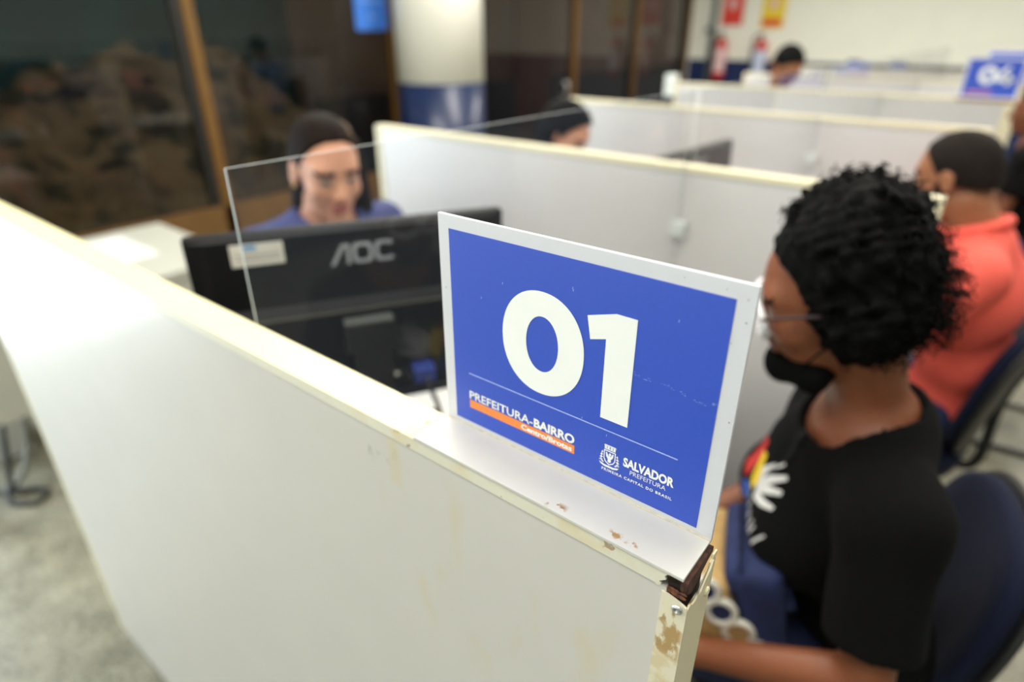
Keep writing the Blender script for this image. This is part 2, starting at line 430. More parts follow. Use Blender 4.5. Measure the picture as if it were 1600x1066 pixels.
# the nearest divider, worn and torn at its corner
def front_divider():
    t = thing('booth_divider', 'nearest white divider with a torn, chipped end post, carrying the 01 sign', 'partition', (0, 0, 0), group='white booth dividers')
    add_stain(M['panel_front'], S(206, 190, 150), 22, 0.56, 0.68, ((-0.30, -0.02), (-1, 1), (1.12, 1.32)), 2.3, edge=0.06, amount=0.38, stretch=(1, 1, 0.45))
    add_stain(M['panel_front'], S(150, 150, 140), 60, 0.60, 0.70, ((-0.31, -0.24), (-1, 1), (1.30, 1.335)), 4.0, edge=0.02, amount=0.6)
    add_stain(M['panel_front'], S(208, 196, 160), 9, 0.40, 0.55, ((-0.268, -0.252), (-1, 1), (1.285, 1.334)), 7.7, edge=0.004, amount=0.5)
    add_stain(M['post_front'], S(176, 146, 98), 95, 0.46, 0.52, ((-0.0125, 0.0045), (-0.01, 0.0005), (1.279, 1.322)), 1.2, edge=0.004, stretch=(1, 1, 0.5))
    add_stain(M['post_front'], S(206, 186, 138), 60, 0.48, 0.56, ((-0.03, 0.02), (-0.01, 0.0005), (1.10, 1.28)), 6.6, edge=0.01, amount=0.8)
    add_stain(M['trim_front'], S(176, 140, 92), 60, 0.62, 0.66, ((-0.26, 0.0), (-1, 1), (1.2, 1.4)), 9.2, edge=0.01, amount=0.8)
    add_stain(M['lip_front'], S(214, 190, 132), 30, 0.46, 0.66, ((-0.30, 0.0), (-1, 1), (1.2, 1.4)), 3.3, edge=0.10, amount=0.6)
    add_stain(M['lip_front'], S(150, 116, 78), 70, 0.64, 0.67, ((-0.26, 0.0), (-1, 1), (1.2, 1.4)), 6.2, edge=0.01, amount=0.8)
    add_stain(M['trim_front'], S(222, 200, 146), 26, 0.50, 0.70, ((-0.26, 0.0), (-1, 1), (1.2, 1.4)), 3.3, edge=0.01, amount=0.55)
    box('panel', (-L + 0.02, -0.0006, 0.0), (-0.010, T - 0.0012, H - 0.012), 'panel_front', t)
    # cap trim: an inverted channel whose end is torn into a ragged edge
    rag = [(0.0, -0.0095), (0.004, -0.0125), (0.009, -0.0100), (0.014, -0.0085), (0.020, -0.0060), (0.027, -0.0045), (0.0345, -0.0030), (T + 0.0012, -0.0022)]
    poly = [(-L, -0.0012)] + [(x, y - 0.0012) for (y, x) in rag] + [(-L, T + 0.0012)]
    prism('top_trim', poly, lambda a, b: (a, b, H - 0.0012), lambda a, b: (a, b, H), 'trim_front', t)
    lip = [(-L, H - 0.0118), (-0.0175, H - 0.0118), (-0.0165, H - 0.0135), (-0.0148, H - 0.0126), (-0.0135, H - 0.0105), (-0.0150, H - 0.0088), (-0.0128, H - 0.0070), (-0.0108, H - 0.0052), (-0.0120, H - 0.0030), (-0.0098, H - 0.0003), (-L, H - 0.0003)]
    prism('trim_lip', lip, lambda a, b: (a, -0.0015, b), lambda a, b: (a, 0.0003, b), 'lip_front', t)
    prism('trim_lip', lip, lambda a, b: (a, T - 0.0003, b), lambda a, b: (a, T + 0.0015, b), 'trim_front', t)
    # the far post
    box('end_post', (-L, -0.001, 0.0), (-L + 0.022, T + 0.001, H - 0.0118), 'trim', t, bev=0.001)
    # near post: a channel with a ragged top
    zt = H - 0.0178
    fl = [(-0.0125, 0.0), (0.0049, 0.0), (0.0049, zt - 0.006), (0.0045, zt - 0.0035), (0.0040, zt - 0.0022), (0.0020, zt - 0.0012), (-0.0030, zt + 0.0004), (-0.0085, zt + 0.0016), (-0.0125, zt + 0.0022)]
    post = prism('end_post', fl, lambda a, b: (a, -0.0016, b), lambda a, b: (a, 0.0, b), 'post_front', t)
    en = [(-0.0011, 0.0), (T + 0.001, 0.0), (T + 0.001, H - 0.0030), (0.0340, H - 0.0034), (0.0325, H - 0.0062), (0.0300, H - 0.0070), (0.0285, H - 0.0105), (0.0262, H - 0.0118), (0.0235, H - 0.0150), (0.0200, H - 0.0178), (0.0170, H - 0.0232), (0.0130, H - 0.0250), (0.0080, H - 0.0240), (0.0035, H - 0.0205), (-0.0011, H - 0.0225)]
    prism('post_face', en, lambda a, b: (0.0036, a, b), lambda a, b: (0.0048, a, b), 'trim', t)
    # torn board in the gap; core's dark colour stands for shade in the hollow
    cr = [(0.0012, H - 0.040), (T - 0.0012, H - 0.040), (T - 0.0012, H - 0.0015), (0.0012, H - 0.0015)]
    prism('torn_core', cr, lambda a, b: (-0.010, a, b), lambda a, b: (-0.0016, a, b), 'hollow', t)
    cr2 = [(-0.001, H - 0.0003), (T - 0.0003, H - 0.0003), (T - 0.0003, H - 0.0046), (0.031, H - 0.0062), (0.025, H - 0.0088), (0.019, H - 0.0112), (0.0145, H - 0.0128), (0.0105, H - 0.0165), (0.0070, H - 0.0150), (0.0030, H - 0.0125), (-0.001, H - 0.0085)]
    prism('torn_flap', cr2, lambda a, b: (-0.0016, a, b), lambda a, b: (0.0026, a, b), 'core', t)
    rs = random.Random(5)
    bm = bmesh.new()
    for i in range(9):
        cx, cz = -0.011 + rs.random() * 0.012, H - 0.0095 - rs.random() * 0.0065
        pts = [(cx + 0.0022 * math.cos(a) * (0.5 + rs.random()), cz + 0.0016 * math.sin(a) * (0.5 + rs.random())) for a in [k * PI / 3.5 for k in range(7)]]
        vs = [bm.verts.new((x, -0.0004 - 0.0004 * rs.random(), z)) for x, z in pts]; bm.faces.new(vs)
    fin(bm, 'rust_flakes', 'rust', t)
    # sliver of peeled paint
    bm = bmesh.new(); bm_tube(bm, [(0.0051, 0.0330, H - 0.0062), (0.0053, 0.028, H - 0.0105), (0.0053, 0.0225, H - 0.0145), (0.0053, 0.0165, H - 0.0200), (0.0051, 0.0150, H - 0.0220)], [0.0007, 0.0011, 0.0008, 0.0010, 0.0003], 5)
    fin(bm, 'paint_sliver', 'trim', t)
    # rivets
    bm = bmesh.new()
    def riv(cx, cz, r, f):
        pr = [(r, 0.0), (r * 0.96, 0.0010), (r * 0.72, 0.0017), (r * 0.36, 0.0018), (r * 0.30, 0.0009), (r * 0.05, 0.0008)]
        bm = bmesh.new(); n = 20; rings = []
        for (q, h) in pr: rings.append([bm.verts.new(f(cx + q * math.cos(2 * PI * k / n), cz + q * math.sin(2 * PI * k / n), h)) for k in range(n)])
        for a, b in zip(rings, rings[1:]):
            for k in range(n): bm.faces.new((a[k], a[(k + 1) % n], b[(k + 1) % n], b[k]))
        bm.faces.new(rings[-1])
        return bm
    bm.free()
    q = fin(riv(-0.0012, H - 0.0238, 0.0036, lambda a, b, h: (a, -0.0016 - h, b)), 'rivet', 'zinc', t, True); q['label'] = 'bare zinc rivet on the front of the post'
    q = fin(riv(0.0318, H - 0.0335, 0.0034, lambda a, b, h: (0.0048 + h, a, b)), 'rivet', 'trim', t, True); q['label'] = 'paint-covered rivet on the end of the post'
    return t
front_divider()

# ================================================================== BOOTH SIGNS
def digit_polys(ch):
    if ch == '1': return [[(1.5, 71), (22, 77.5), (36.5, 77.5), (36.5, 0), (16, 0), (16, 58.5), (4.5, 55)]]
    if ch == '4': return [[(28, 78), (47, 78), (18, 29), (0, 29), (0, 27)], [(0, 13), (68, 13), (68, 29), (0, 29)], [(38, 0), (56, 0), (56, 44), (38, 44)]]
    if ch == '5': return [[(8, 60), (58, 60), (58, 78), (8, 78)], [(4, 34), (24, 34), (28, 78), (8, 78)], [(20, 34), (36, 52), (52, 46), (60, 26), (50, 6), (28, -2), (4, 4), (8, 20), (24, 16), (38, 20), (40, 28), (32, 34)]]
def booth_sign(digits, xr, y, z, label, detail=True):
    """bent white sheet standing on a divider's top; sheet face at y, right edge at xr"""
    t = thing('booth_sign', label, 'sign', (xr - 0.2305, y, z), group='blue numbered booth signs')
    W = 230.5; HS = 176.5
    def at(off): return lambda a, b: (a / 1000.0, -off, b / 1000.0)
    box('sheet', (0, 0.0, 0.0004), (W / 1000, 0.003, HS / 1000), 'pvc', t)
    ft = box('foot', (-0.001, -0.0405, 0.0004), (W / 1000, -0.0006, 0.0028), 'pvc_foot', t, bev=0.0005)
    box('blue_print', (0.0103, -0.0003, 0.0072), (0.2200, 0.0, 0.1668), 'blue', t)
    f0, f1 = at(0.0004), at(0.0006)
    prism('numeral', superellipse(94.6, 100, 34.4, 39.2, 2.12, 72), f1, f0, 'white', t, holes=superellipse(94.9, 100, 13.6, 21.2, 2.05, 72))
    dx = 128.4
    pieces = [prism('numeral', [(dx + a, 61.3 + b) for a, b in pl], f1, f0, None, t) for pl in digit_polys(digits[1])]
    if len(pieces) > 1: merge('numeral', pieces, 'white', t)
    else: pieces[0].data.materials.append(M['white'])
    prism('rule_line', [(25.5, 52.4), (201.5, 52.4), (201.5, 53.2), (25.5, 53.2)], f1, f0, 'poster_line' if not detail else 'palewhite', t)
    prism('orange_bar', [(25.5, 21.3), (125.5, 21.3), (125.5, 28.6), (25.5, 28.6)], at(0.00045), at(0.0003), 'orange', t)
    if detail:
        ft_ = at(0.0006)
        text_mesh('lettering', 'PREFEITURA-', ft_, 25.6, 88.4, 30.0, 7.0, 'white', t, 0.016)
        text_mesh('lettering', 'BAIRRO', ft_, 89.4, 125.4, 30.0, 7.0, 'white', t, 0.042)
        text_mesh('lettering', 'Centro/Brotas', ft_, 77.5, 123.6, 23.0, 4.3, 'white', t, 0.04)
        text_mesh('lettering', 'SALVADOR', ft_, 164.6, 201.5, 30.6, 6.6, 'white', t, 0.045)
        text_mesh('lettering', 'PREFEITURA', ft_, 170.2, 196.4, 25.4, 3.5, 'white', t, 0.0)
        text_mesh('lettering', 'PRIMEIRA CAPITAL DO BRASIL', ft_, 148.6, 201.4, 19.9, 2.1, 'white', t, 0.03, 1.25)
        # coat of arms: shield with a bird, mural crown, supporters and scroll
        ps = []
        cx = 154.0
        def P(poly): ps.append(prism('crest', [(cx + a, 24.0 + b) for a, b in poly], f1, f0, None, t))
        sh = [(-4.6, 13.2), (4.6, 13.2), (4.6, 6.2), (3.2, 3.4), (0, 1.4), (-3.2, 3.4), (-4.6, 6.2)]
        hi = [(-3.9, 12.5), (3.9, 12.5), (3.9, 6.4), (2.7, 4.0), (0, 2.3), (-2.7, 4.0), (-3.9, 6.4)]
        ps.append(prism('crest', [(cx + a, 24 + b) for a, b in sh], f1, f0, None, t, holes=[(cx + a, 24 + b) for a, b in hi]))
        P([(-3.1, 11.4), (-2.2, 11.6), (-0.9, 8.6), (0, 9.6), (0.9, 8.6), (2.2, 11.6), (3.1, 11.4), (2.6, 8.2), (1.1, 6.2), (1.4, 4.4), (0, 3.4), (-1.4, 4.4), (-1.1, 6.2), (-2.6, 8.2)])
        P([(-0.8, 9.4), (0.9, 9.4), (1.3, 10.6), (0.4, 11.6), (-0.6, 11.0)])
        P([(-4.2, 14.0), (4.2, 14.0), (4.2, 14.7), (-4.2, 14.7)])
        for q in (-3.4, -1.2, 1.2, 3.4): P([(q - 0.75, 14.9), (q + 0.75, 14.9), (q + 0.95, 16.6), (q - 0.95, 16.6)])
        P([(-4.8, 16.9), (4.8, 16.9), (4.2, 17.6), (-4.2, 17.6)])
        for s in (-1, 1):
            for j, (zz, ww) in enumerate([(10.6, 1.5), (8.4, 2.2), (6.2, 2.6), (4.0, 2.9)]):
                P([(s * 5.1, zz), (s * (5.1 + ww * 0.5), zz + 1.2), (s * (5.1 + ww), zz - 0.5), (s * (5.1 + ww * 0.45), zz - 0.9)])
        P([(-7.6, 1.9), (-3.6, 0.7), (3.6, 0.7), (7.6, 1.9), (6.6, 0.3), (3.4, -0.8), (-3.4, -0.8), (-6.6, 0.3)])
        P([(-7.4, 3.4), (-4.6, 2.0), (-4.2, 2.8), (-6.6, 4.2)]); P([(7.4, 3.4), (4.6, 2.0), (4.2, 2.8), (6.6, 4.2)])
        q = merge('crest', ps, 'white', t); q['label'] = 'white coat of arms'
        # fine scratches and nicks
        bm = bmesh.new(); rs = random.Random(11)
        way = [(165, 103.2), (172, 101.2), (183, 103), (197, 100.6), (206, 98.2), (212, 98.2), (219, 101.5)]
        for (a, b), (c2, d) in zip(way, way[1:]):
            for j in range(7):
                u = rs.random(); x = a + (c2 - a) * u; zz = b + (d - b) * u + rs.uniform(-1.0, 0.8); l = rs.uniform(0.4, 1.6); w_ = rs.uniform(0.06, 0.2)
                vs = [bm.verts.new(at(0.0004)(*q)) for q in ((x, zz), (x + l, zz + rs.uniform(-0.4, 0.3)), (x + l, zz + w_), (x, zz + w_))]; bm.faces.new(vs)
        for (x, zz) in ((117.5, 147), (118, 145.6), (60, 136), (40, 120), (150, 48), (190, 145), (130, 54)):
            vs = [bm.verts.new(at(0.0004)(*q)) for q in ((x, zz), (x + 0.4, zz - 0.3), (x + 0.5, zz + 1.6), (x + 0.1, zz + 1.5))]; bm.faces.new(vs)
        fin(bm, 'scratches', 'palewhite', t)['kind'] = 'stuff'
        for (x, zz, r) in ((227, 155, .5), (214, 171, .35), (190, 172, .3), (226, 168, .4), (228, 92, .5), (221, 141, .4), (5, 120, .5), (6, 60, .3)):
            bm = bmesh.new(); bm.faces.new([bm.verts.new(at(0.0002)(x + r * math.cos(k), zz + r * math.sin(k))) for k in (0, 1.2, 2.5, 3.8, 5.1)])
            fin(bm, 'speck', 'rust', t)
        m = M['pvc_foot']
        add_stain(m, S(168, 132, 84), 150, 0.50, 0.56, ((0.176, 0.197), (-0.037, -0.031), (-1, 1)), 2.0, edge=0.004)
        add_stain(m, S(150, 112, 70), 150, 0.54, 0.58, ((0.128, 0.142), (-0.0385, -0.032), (-1, 1)), 5.0, edge=0.004)
        box('glue_seam', (0.0, -0.0014, 0.0028), (W / 1000, -0.0001, 0.0032), mat('glue_seam', S(206, 198, 178), 0.5, 0.15, 200), t)
        box('gap_shadow_strip', (0.004, -0.0395, -0.0002), (0.226, -0.003, 0.0006), mat('gap_shade_grey', S(120, 120, 112), 0.6, 0.1, 80), t)  # thin grey strip standing in for the shade under the foot
    else:
        box('brown_edge', (0.002, -0.0412, -0.013), (0.2285, -0.0393, 0.0008), mat('brown_edge', S(150, 112, 72), 0.7, 0.3, 60), t)
    return t
booth_sign('01', 0.0, T, H + 0.0002, 'blue 01 sign standing on the nearest divider')
booth_sign('04', 0.012, 3 * D + T, H + 0.0006, 'blue 04 sign standing on a divider in the distance', False)
booth_sign('05', 0.012, 4 * D + T, H + 0.0006, 'blue sign half hidden behind the 04 sign', False)

# ================================================================== ACRYLIC SCREENS
SX = -0.53
def acrylic(k, label):
    y0 = k * D + T; y1 = (k + 1) * D
    t = thing('acrylic_screen', label, 'screen', (SX, y0, 0), group='clear acrylic screens between the dividers')
    bm = bmesh.new(); bm_box(bm, (-0.0016, 0.003, 0.80), (0.0016, y1 - y0 - 0.003, 1.518))
    sh = fin(bm, 'sheet', ['acrylic', 'acrylic_edge'], t)
    for p in sh.data.polygons:
        if abs(p.normal.x) < 0.5: p.material_index = 1
    for (yy, yw, s) in ((y1 - y0, 0.0, -1), (0.0, 0, 1)):
        for zz in (1.195, 0.90):
            cl = box('clip', (-0.019, min(yy, yy + s * 0.012), zz - 0.02), (0.021, max(yy, yy + s * 0.012), zz + 0.02), 'clip', t, bev=0.004)
            tube('screw', [(0.011, yy + s * 0.0118, zz), (0.011, yy + s * 0.0145, zz)], 0.0045, 'zinc', cl, 10)
    return t
for k, lb in enumerate(['clear acrylic screen in the nearest booth, before the clerk in the purple-blue jacket',
                        'clear acrylic screen in the second booth, level with the man in coral',
                        'clear acrylic screen in the third booth, between the third divider and the 04 sign divider',
                        'clear acrylic screen in the booth beyond the 04 sign divider',
                        'farthest clear acrylic screen']): acrylic(k, lb)

# ================================================================== DESKS AND MONITORS
def desk(k, label):
    y0 = k * D + T; y1 = (k + 1) * D
    t = thing('booth_desk', label, 'desk', (0, y0, 0), group='white desks inside the booths')
    box('desk_top', (-1.15, 0.004, 0.715), (-0.42, y1 - y0 - 0.004, 0.74), 'desk', t, bev=0.003)
    for (x, yy) in ((-1.1, 0.05), (-1.1, y1 - y0 - 0.05), (-0.48, 0.05), (-0.48, y1 - y0 - 0.05)):
        box('leg', (x - 0.02, yy - 0.02, 0), (x + 0.02, yy + 0.02, 0.715), 'steel', t)
desk(0, 'white desk behind the nearest divider, under the black monitor')
desk(1, 'white desk in the second booth'); desk(2, 'white desk in the third booth')

def monitor_proto(label, loc, rz):
    t = thing('computer_monitor', label, 'monitor', loc, rz, group='black monitors on the booth desks')
    W2 = 0.2535; z0, z1 = 0.175, 0.515
    # rear shell: flat top band, then a step into a deeper lower housing
    bm = bmesh.new()
    bm_box(bm, (-0.018, -W2, z0), (0.006, W2, z1), 0.006, 3)
    fin(bm, 'bezel', 'monitor', t)
    bm = bmesh.new()
    prof = [(0.006, z0 + 0.012), (0.034, z0 + 0.035), (0.036, z1 - 0.135), (0.022, z1 - 0.118), (0.014, z1 - 0.008), (0.006, z1 - 0.003)]
    ys = [-W2 + 0.006, -W2 + 0.03, W2 - 0.03, W2 - 0.006]
    g = []
    for j, y in enumerate(ys):
        k = 0.35 if j in (0, 3) else 1.0
        g.append([bm.verts.new((0.005 + (x - 0.005) * k, y, z)) for x, z in prof])
    for a, b in zip(g, g[1:]):
        for i in range(len(prof) - 1): bm.faces.new((a[i], a[i + 1], b[i + 1], b[i]))
    bm.faces.new(g[0]); bm.faces.new(list(reversed(g[-1])))
    sh = fin(bm, 'rear_shell', 'monitor', t)
    box('screen', (-0.0195, -W2 + 0.012, z0 + 0.02), (-0.0178, W2 - 0.012, z1 - 0.012), 'screen', t)
    box('seam_line', (0.0335, -W2 + 0.03, z1 - 0.1375), (0.0372, W2 - 0.03, z1 - 0.1345), mat('seam_grey', S(96, 94, 84), 0.4), t)
    # logo lettering on the flat top band (seen from the back, reading left to right with growing y)
    def xb(z): return 0.014 + (z1 - 0.008 - z) / 0.110 * 0.008
    f0 = lambda a, b: (xb(b) + 0.0014, a, b); f1 = lambda a, b: (xb(b) - 0.001, a, b)
    lz = z1 - 0.062; q = 0.0058
    pieces = [prism('logo', [(-0.046, lz), (-0.046 + q * 1.25, lz), (-0.022, lz + 0.0335 - q), (-0.019, lz + 0.0335), (-0.026, lz + 0.0335)], f0, f1, None, t),
              prism('logo', [(-0.026, lz + 0.0335), (-0.0135, lz + 0.0335), (-0.0135, lz), (-0.0195, lz), (-0.0195, lz + 0.0335 - q), (-0.024, lz + 0.0335 - q)], f0, f1, None, t)]
    pieces.append(prism('logo', superellipse(0.0065, lz + 0.0168, 0.0165, 0.0168, 4, 40), f0, f1, None, t, holes=superellipse(0.0065, lz + 0.0168, 0.0102, 0.0110, 3.4, 40)))
    cpts = superellipse(0.0425, lz + 0.0168, 0.0165, 0.0168, 4, 48); cin = superellipse(0.0425, lz + 0.0168, 0.0102, 0.0110, 3.4, 48)
    rng = range(5, 44)
    pieces.append(prism('logo', [cpts[i] for i in rng] + [cin[i] for i in reversed(rng)], f0, f1, None, t))
    g = merge('logo', pieces, 'logo', t); g['label'] = 'grey brand letters on the monitor back'
    # paper label
    lb = box('sticker', (xb(z1 - 0.046) - 0.001, -0.190, z1 - 0.047), (xb(z1 - 0.046) + 0.0008, -0.113, z1 - 0.013), 'label', t); lb['label'] = 'pale inventory label'
    box('label_mark', (xb(z1 - 0.046) + 0.0006, -0.170, z1 - 0.022), (xb(z1 - 0.046) + 0.0012, -0.152, z1 - 0.015), 'label_blue', lb)
    for j in range(2): box('label_mark', (xb(z1 - 0.046) + 0.0006, -0.184, z1 - 0.031 - 0.007 * j), (xb(z1 - 0.046) + 0.0012, -0.120, z1 - 0.029 - 0.007 * j), 'label_ink', lb)
    # stand
    box('hinge', (0.030, -0.045, z1 - 0.205), (0.062, 0.045, z1 - 0.150), 'monitor_gloss', t, bev=0.008)
    box('hinge_lit_edge', (0.036, -0.040, z1 - 0.1535), (0.063, 0.040, z1 - 0.1485), 'hinge_light_grey', t, bev=0.002)  # paler strip paints the light reflected along the hinge's top edge
    box('neck', (0.034, -0.034, 0.012), (0.058, 0.034, z1 - 0.19), 'monitor_gloss', t, bev=0.006)
    lathe('base', [(0.125, 0.0), (0.125, 0.008), (0.110, 0.014), (0.02, 0.018)], 'monitor', t, 32, (0.03, 0, 0))
    cb = tube('video_cable', smooth_path([(0.045, 0.085, 0.25), (0.075, 0.088, 0.235), (0.10, 0.10, 0.16), (0.11, 0.06, 0.06), (0.10, -0.06, 0.015)], 6), 0.0045, 'cable', t, 8)
    box('plug', (0.030, 0.066, 0.236), (0.068, 0.104, 0.262), mat('blue_plug', S(44, 62, 140), 0.4), cb, bev=0.003)
    box('plug_label', (0.036, 0.022, 0.244), (0.040, 0.044, 0.250), 'label', cb)
    return t
M1 = monitor_proto('black monitor with a grey brand mark facing the clerk in the purple-blue jacket', (-0.722, 0.333, 0.8485), R(-30.5))
m2 = copy_tree(M1); m2.location = (-0.69, D + 0.43, 0.80); m2.rotation_euler = (0, 0, R(-4)); m2['label'] = 'black monitor whose top corner shows above the second divider'
def computer_case(loc, rz, label):
    t = thing('computer_case', label, 'computer', loc, rz, group='black computer cases under the monitors')
    box('casing', (-0.19, -0.165, 0), (0.11, 0.165, 0.108), 'blackplastic', t, bev=0.004)
    for i in range(6): box('vent_slot', (0.1095, -0.12 + i * 0.022, 0.03), (0.111, -0.108 + i * 0.022, 0.08), 'dark', t)
computer_case((-0.735, 0.338, 0.7402), R(-30.5), 'flat black computer case under the nearest monitor')
for i, pth in enumerate([[(-0.58, 0.70, 0.745), (-0.62, 0.72, 0.745), (-0.70, 0.70, 0.745), (-0.76, 0.74, 0.745), (-0.86, 0.72, 0.745)],
                         [(-1.04, 0.22, 0.745), (-1.0, 0.32, 0.745), (-1.03, 0.42, 0.745), (-1.0, 0.50, 0.745)]]):
    o = tube('desk_cable', smooth_path(pth, 7), 0.004, 'cable', None, 8)
    tag(o, ['black cable snaking over the desk beside the computer case', 'black cable lying on the clerk side of the monitor'][i], 'cable', 'cables on the nearest desk')

# table with a sheet of paper by the glazing
t = thing('side_table', 'pale grey table standing against the tinted glass at left', 'table', (-2.91, 0.45, 0))
box('table_top', (-0.41, -0.62, 0.705), (0.40, 0.598, 0.74), 'table', t, bev=0.003)
for (x, y) in ((-0.37, -0.58), (-0.37, 0.55), (0.36, -0.58), (0.36, 0.55)): box('leg', (x - 0.022, y - 0.022, 0), (x + 0.022, y + 0.022, 0.705), 'table', t)
box('apron', (0.375, -0.55, 0.36), (0.392, 0.53, 0.705), 'table', t)
o = box('paper_sheet', (-3.22, 0.42, 0.7402), (-2.80, 0.82, 0.7425), 'paper'); tag(o, 'white sheet of paper lying on the pale table by the tinted glass', 'paper')

# cables and power box on the floor at left
t = thing('power_box', 'white power box on the floor at the left edge, below the side table', 'box', (-3.02, 0.05, 0))
box('casing', (-0.16, -0.06, 0.0), (0.10, 0.10, 0.30), 'desk', t, bev=0.008)
box('lid', (-0.165, -0.065, 0.30), (0.105, 0.105, 0.325), 'clip', t, bev=0.006)
cab = [([(-2.92, 0.06, 0.28), (-2.80, 0.08, 0.32), (-2.70, 0.04, 0.20), (-2.64, 0.0, 0.06), (-2.58, -0.03, 0.012), (-2.50, 0.03, 0.012), (-2.56, 0.08, 0.012), (-2.70, -0.05, 0.012), (-2.95, -0.14, 0.012)], 0.011, 'cable', 'black cable coiling over the floor at the left edge'),
       ([(-2.92, 0.10, 0.22), (-2.80, 0.14, 0.26), (-2.72, 0.10, 0.12), (-2.66, 0.02, 0.03), (-2.72, -0.06, 0.012), (-2.9, -0.10, 0.012)], 0.012, 'cable_grey', 'grey cable drooping from the white power box'),
       ([(-2.93, 0.13, 0.30), (-2.86, 0.20, 0.40), (-2.80, 0.22, 0.28), (-2.84, 0.20, 0.20), (-2.78, 0.23, 0.12), (-2.86, 0.20, 0.03)], 0.012, 'cable_red', 'red cable hanging behind the end of the nearest divider')]
for pth, r_, m, lb in cab:
    o = tube('floor_cable', smooth_path(pth, 7), r_, m, None, 8); tag(o, lb, 'cable', 'cables on the floor at left')

# small things far away
def extinguisher(x, z, label, lab_mat, h=0.52):
    t = thing('fire_extinguisher', label, 'fire extinguisher', (x, YB - 0.115, z), group='fire extinguishers on the back wall')
    lathe('cylinder', [(0.05, 0), (0.078, 0.012), (0.082, 0.04), (0.082, h - 0.12), (0.07, h - 0.07), (0.03, h - 0.04), (0.026, h - 0.02)], 'red', t, 24)
    bm = bmesh.new(); n = 14; a0 = -PI * 0.95; a1 = -PI * 0.05
    for k in range(n):
        a = a0 + (a1 - a0) * k / n; b = a0 + (a1 - a0) * (k + 1) / n
        bm.faces.new([bm.verts.new((0.0835 * math.cos(q), 0.0835 * math.sin(q), zz)) for q, zz in ((a, 0.10), (b, 0.10), (b, h - 0.16), (a, h - 0.16))])
    fin(bm, 'wrap_label', lab_mat, t)
    box('valve', (-0.02, -0.02, h - 0.03), (0.02, 0.02, h + 0.03), 'zinc', t, bev=0.004)
    box('handle', (-0.012, -0.09, h + 0.025), (0.012, 0.02, h + 0.042), 'blackplastic', t)
    tube('hose', smooth_path([(0, -0.02, h), (-0.07, -0.04, h + 0.02), (-0.105, -0.03, h - 0.1), (-0.10, -0.02, 0.12)], 6), 0.011, 'blackplastic', t)
    box('bracket', (-0.02, 0.05, h - 0.20), (0.02, 0.113, h - 0.16), 'steel', t)
extinguisher(-3.63, 0.985, 'red fire extinguisher with a pale pink label, under the red sign', 'pinklabel', 0.57)
extinguisher(-3.07, 0.94, 'red fire extinguisher with a pale blue label, under the yellow sign', 'bluelabel', 0.60)
t = thing('extinguisher_sign', 'red sign with a pale mark above the left fire extinguisher', 'sign', (-3.575, YB - 0.004, 1.68))
box('plate', (-0.15, -0.003, 0), (0.15, 0.003, 0.42), 'red_sign', t)
prism('pictogram', superellipse(-0.01, 0.27, 0.055, 0.075, 2, 20), lambda a, b: (a, -0.0045, b), lambda a, b: (a, -0.003, b), 'pinklabel', t)
t = thing('extinguisher_sign', 'yellow sign with red marks above the right fire extinguisher', 'sign', (-3.02, YB - 0.004, 1.64))
box('plate', (-0.15, -0.003, 0), (0.16, 0.003, 0.46), 'yellow', t)
prism('pictogram', superellipse(0.0, 0.30, 0.05, 0.075, 2, 20), lambda a, b: (a, -0.0045, b), lambda a, b: (a, -0.003, b), 'pinklabel', t)
box('red_strip', (-0.13, -0.0045, 0.03), (0.13, -0.003, 0.12), 'red_sign', t)
o = tube('conduit_pipe', [(-3.815, YB - 0.05, 0), (-3.815, YB - 0.05, 2.88)], 0.04, 'pipe', None, 14); tag(o, 'dark grey vertical pipe on the back wall left of the extinguishers', 'pipe')
tube('valve', [(-3.90, YB - 0.06, 1.63), (-3.80, YB - 0.06, 1.63)], 0.035, 'pipe', o, 10)
o = box('intercom_box', (-1.73, 3 * D - 0.005, H - 0.08), (-1.666, 3 * D + 0.06, H + 0.045), 'clip', None, 0.006); tag(o, 'small white box on the window-side end of the 04 sign divider', 'box')
for i, (x, lb) in enumerate(((-1.18, 'small navy-topped card holder on the farthest divider, left one'), (-0.86, 'small navy-topped card holder on the farthest divider, right one'))):
    t = thing('card_holder', lb, 'card holder', (x, 5 * D + 0.018, H + 0.0004), group='card holders on the farthest divider')
    box('stand', (-0.06, -0.017, 0), (0.06, 0.015, 0.006), 'clip', t); box('card', (-0.055, -0.004, 0.006), (0.055, 0.002, 0.045), 'blue', t); box('band', (-0.055, -0.006, 0.045), (0.055, 0.004, 0.062), 'navy', t)

# ================================================================== CHAIRS
def pad(name, w, h, th, m, parent, f, e=3.0, dome=0.5, n=48):
    """rounded cushion; f maps (u across, v along, d depth) -> 3D"""
    bm = bmesh.new(); rings = []
    prof = [(0.02, -th * 0.5), (0.6, -th * 0.5), (0.93, -th * 0.46), (0.985, -th * 0.3), (1.0, 0.0), (0.985, th * 0.28), (0.93, th * 0.44), (0.75, th * 0.5 + th * 0.10 * dome), (0.4, th * 0.5 + th * 0.22 * dome), (0.02, th * 0.5 + th * 0.26 * dome)]
    for s, d in prof:
        rings.append([bm.verts.new(f(a, b, d)) for a, b in superellipse(0, 0, w / 2 * s, h / 2 * s, e, n)])
    for a, b in zip(rings, rings[1:]):
        for k in range(n): bm.faces.new((a[k], a[(k + 1) % n], b[(k + 1) % n], b[k]))
    bm.faces.new(list(reversed(rings[0]))); bm.faces.new(rings[-1])
    return fin(bm, name, m, parent, True)
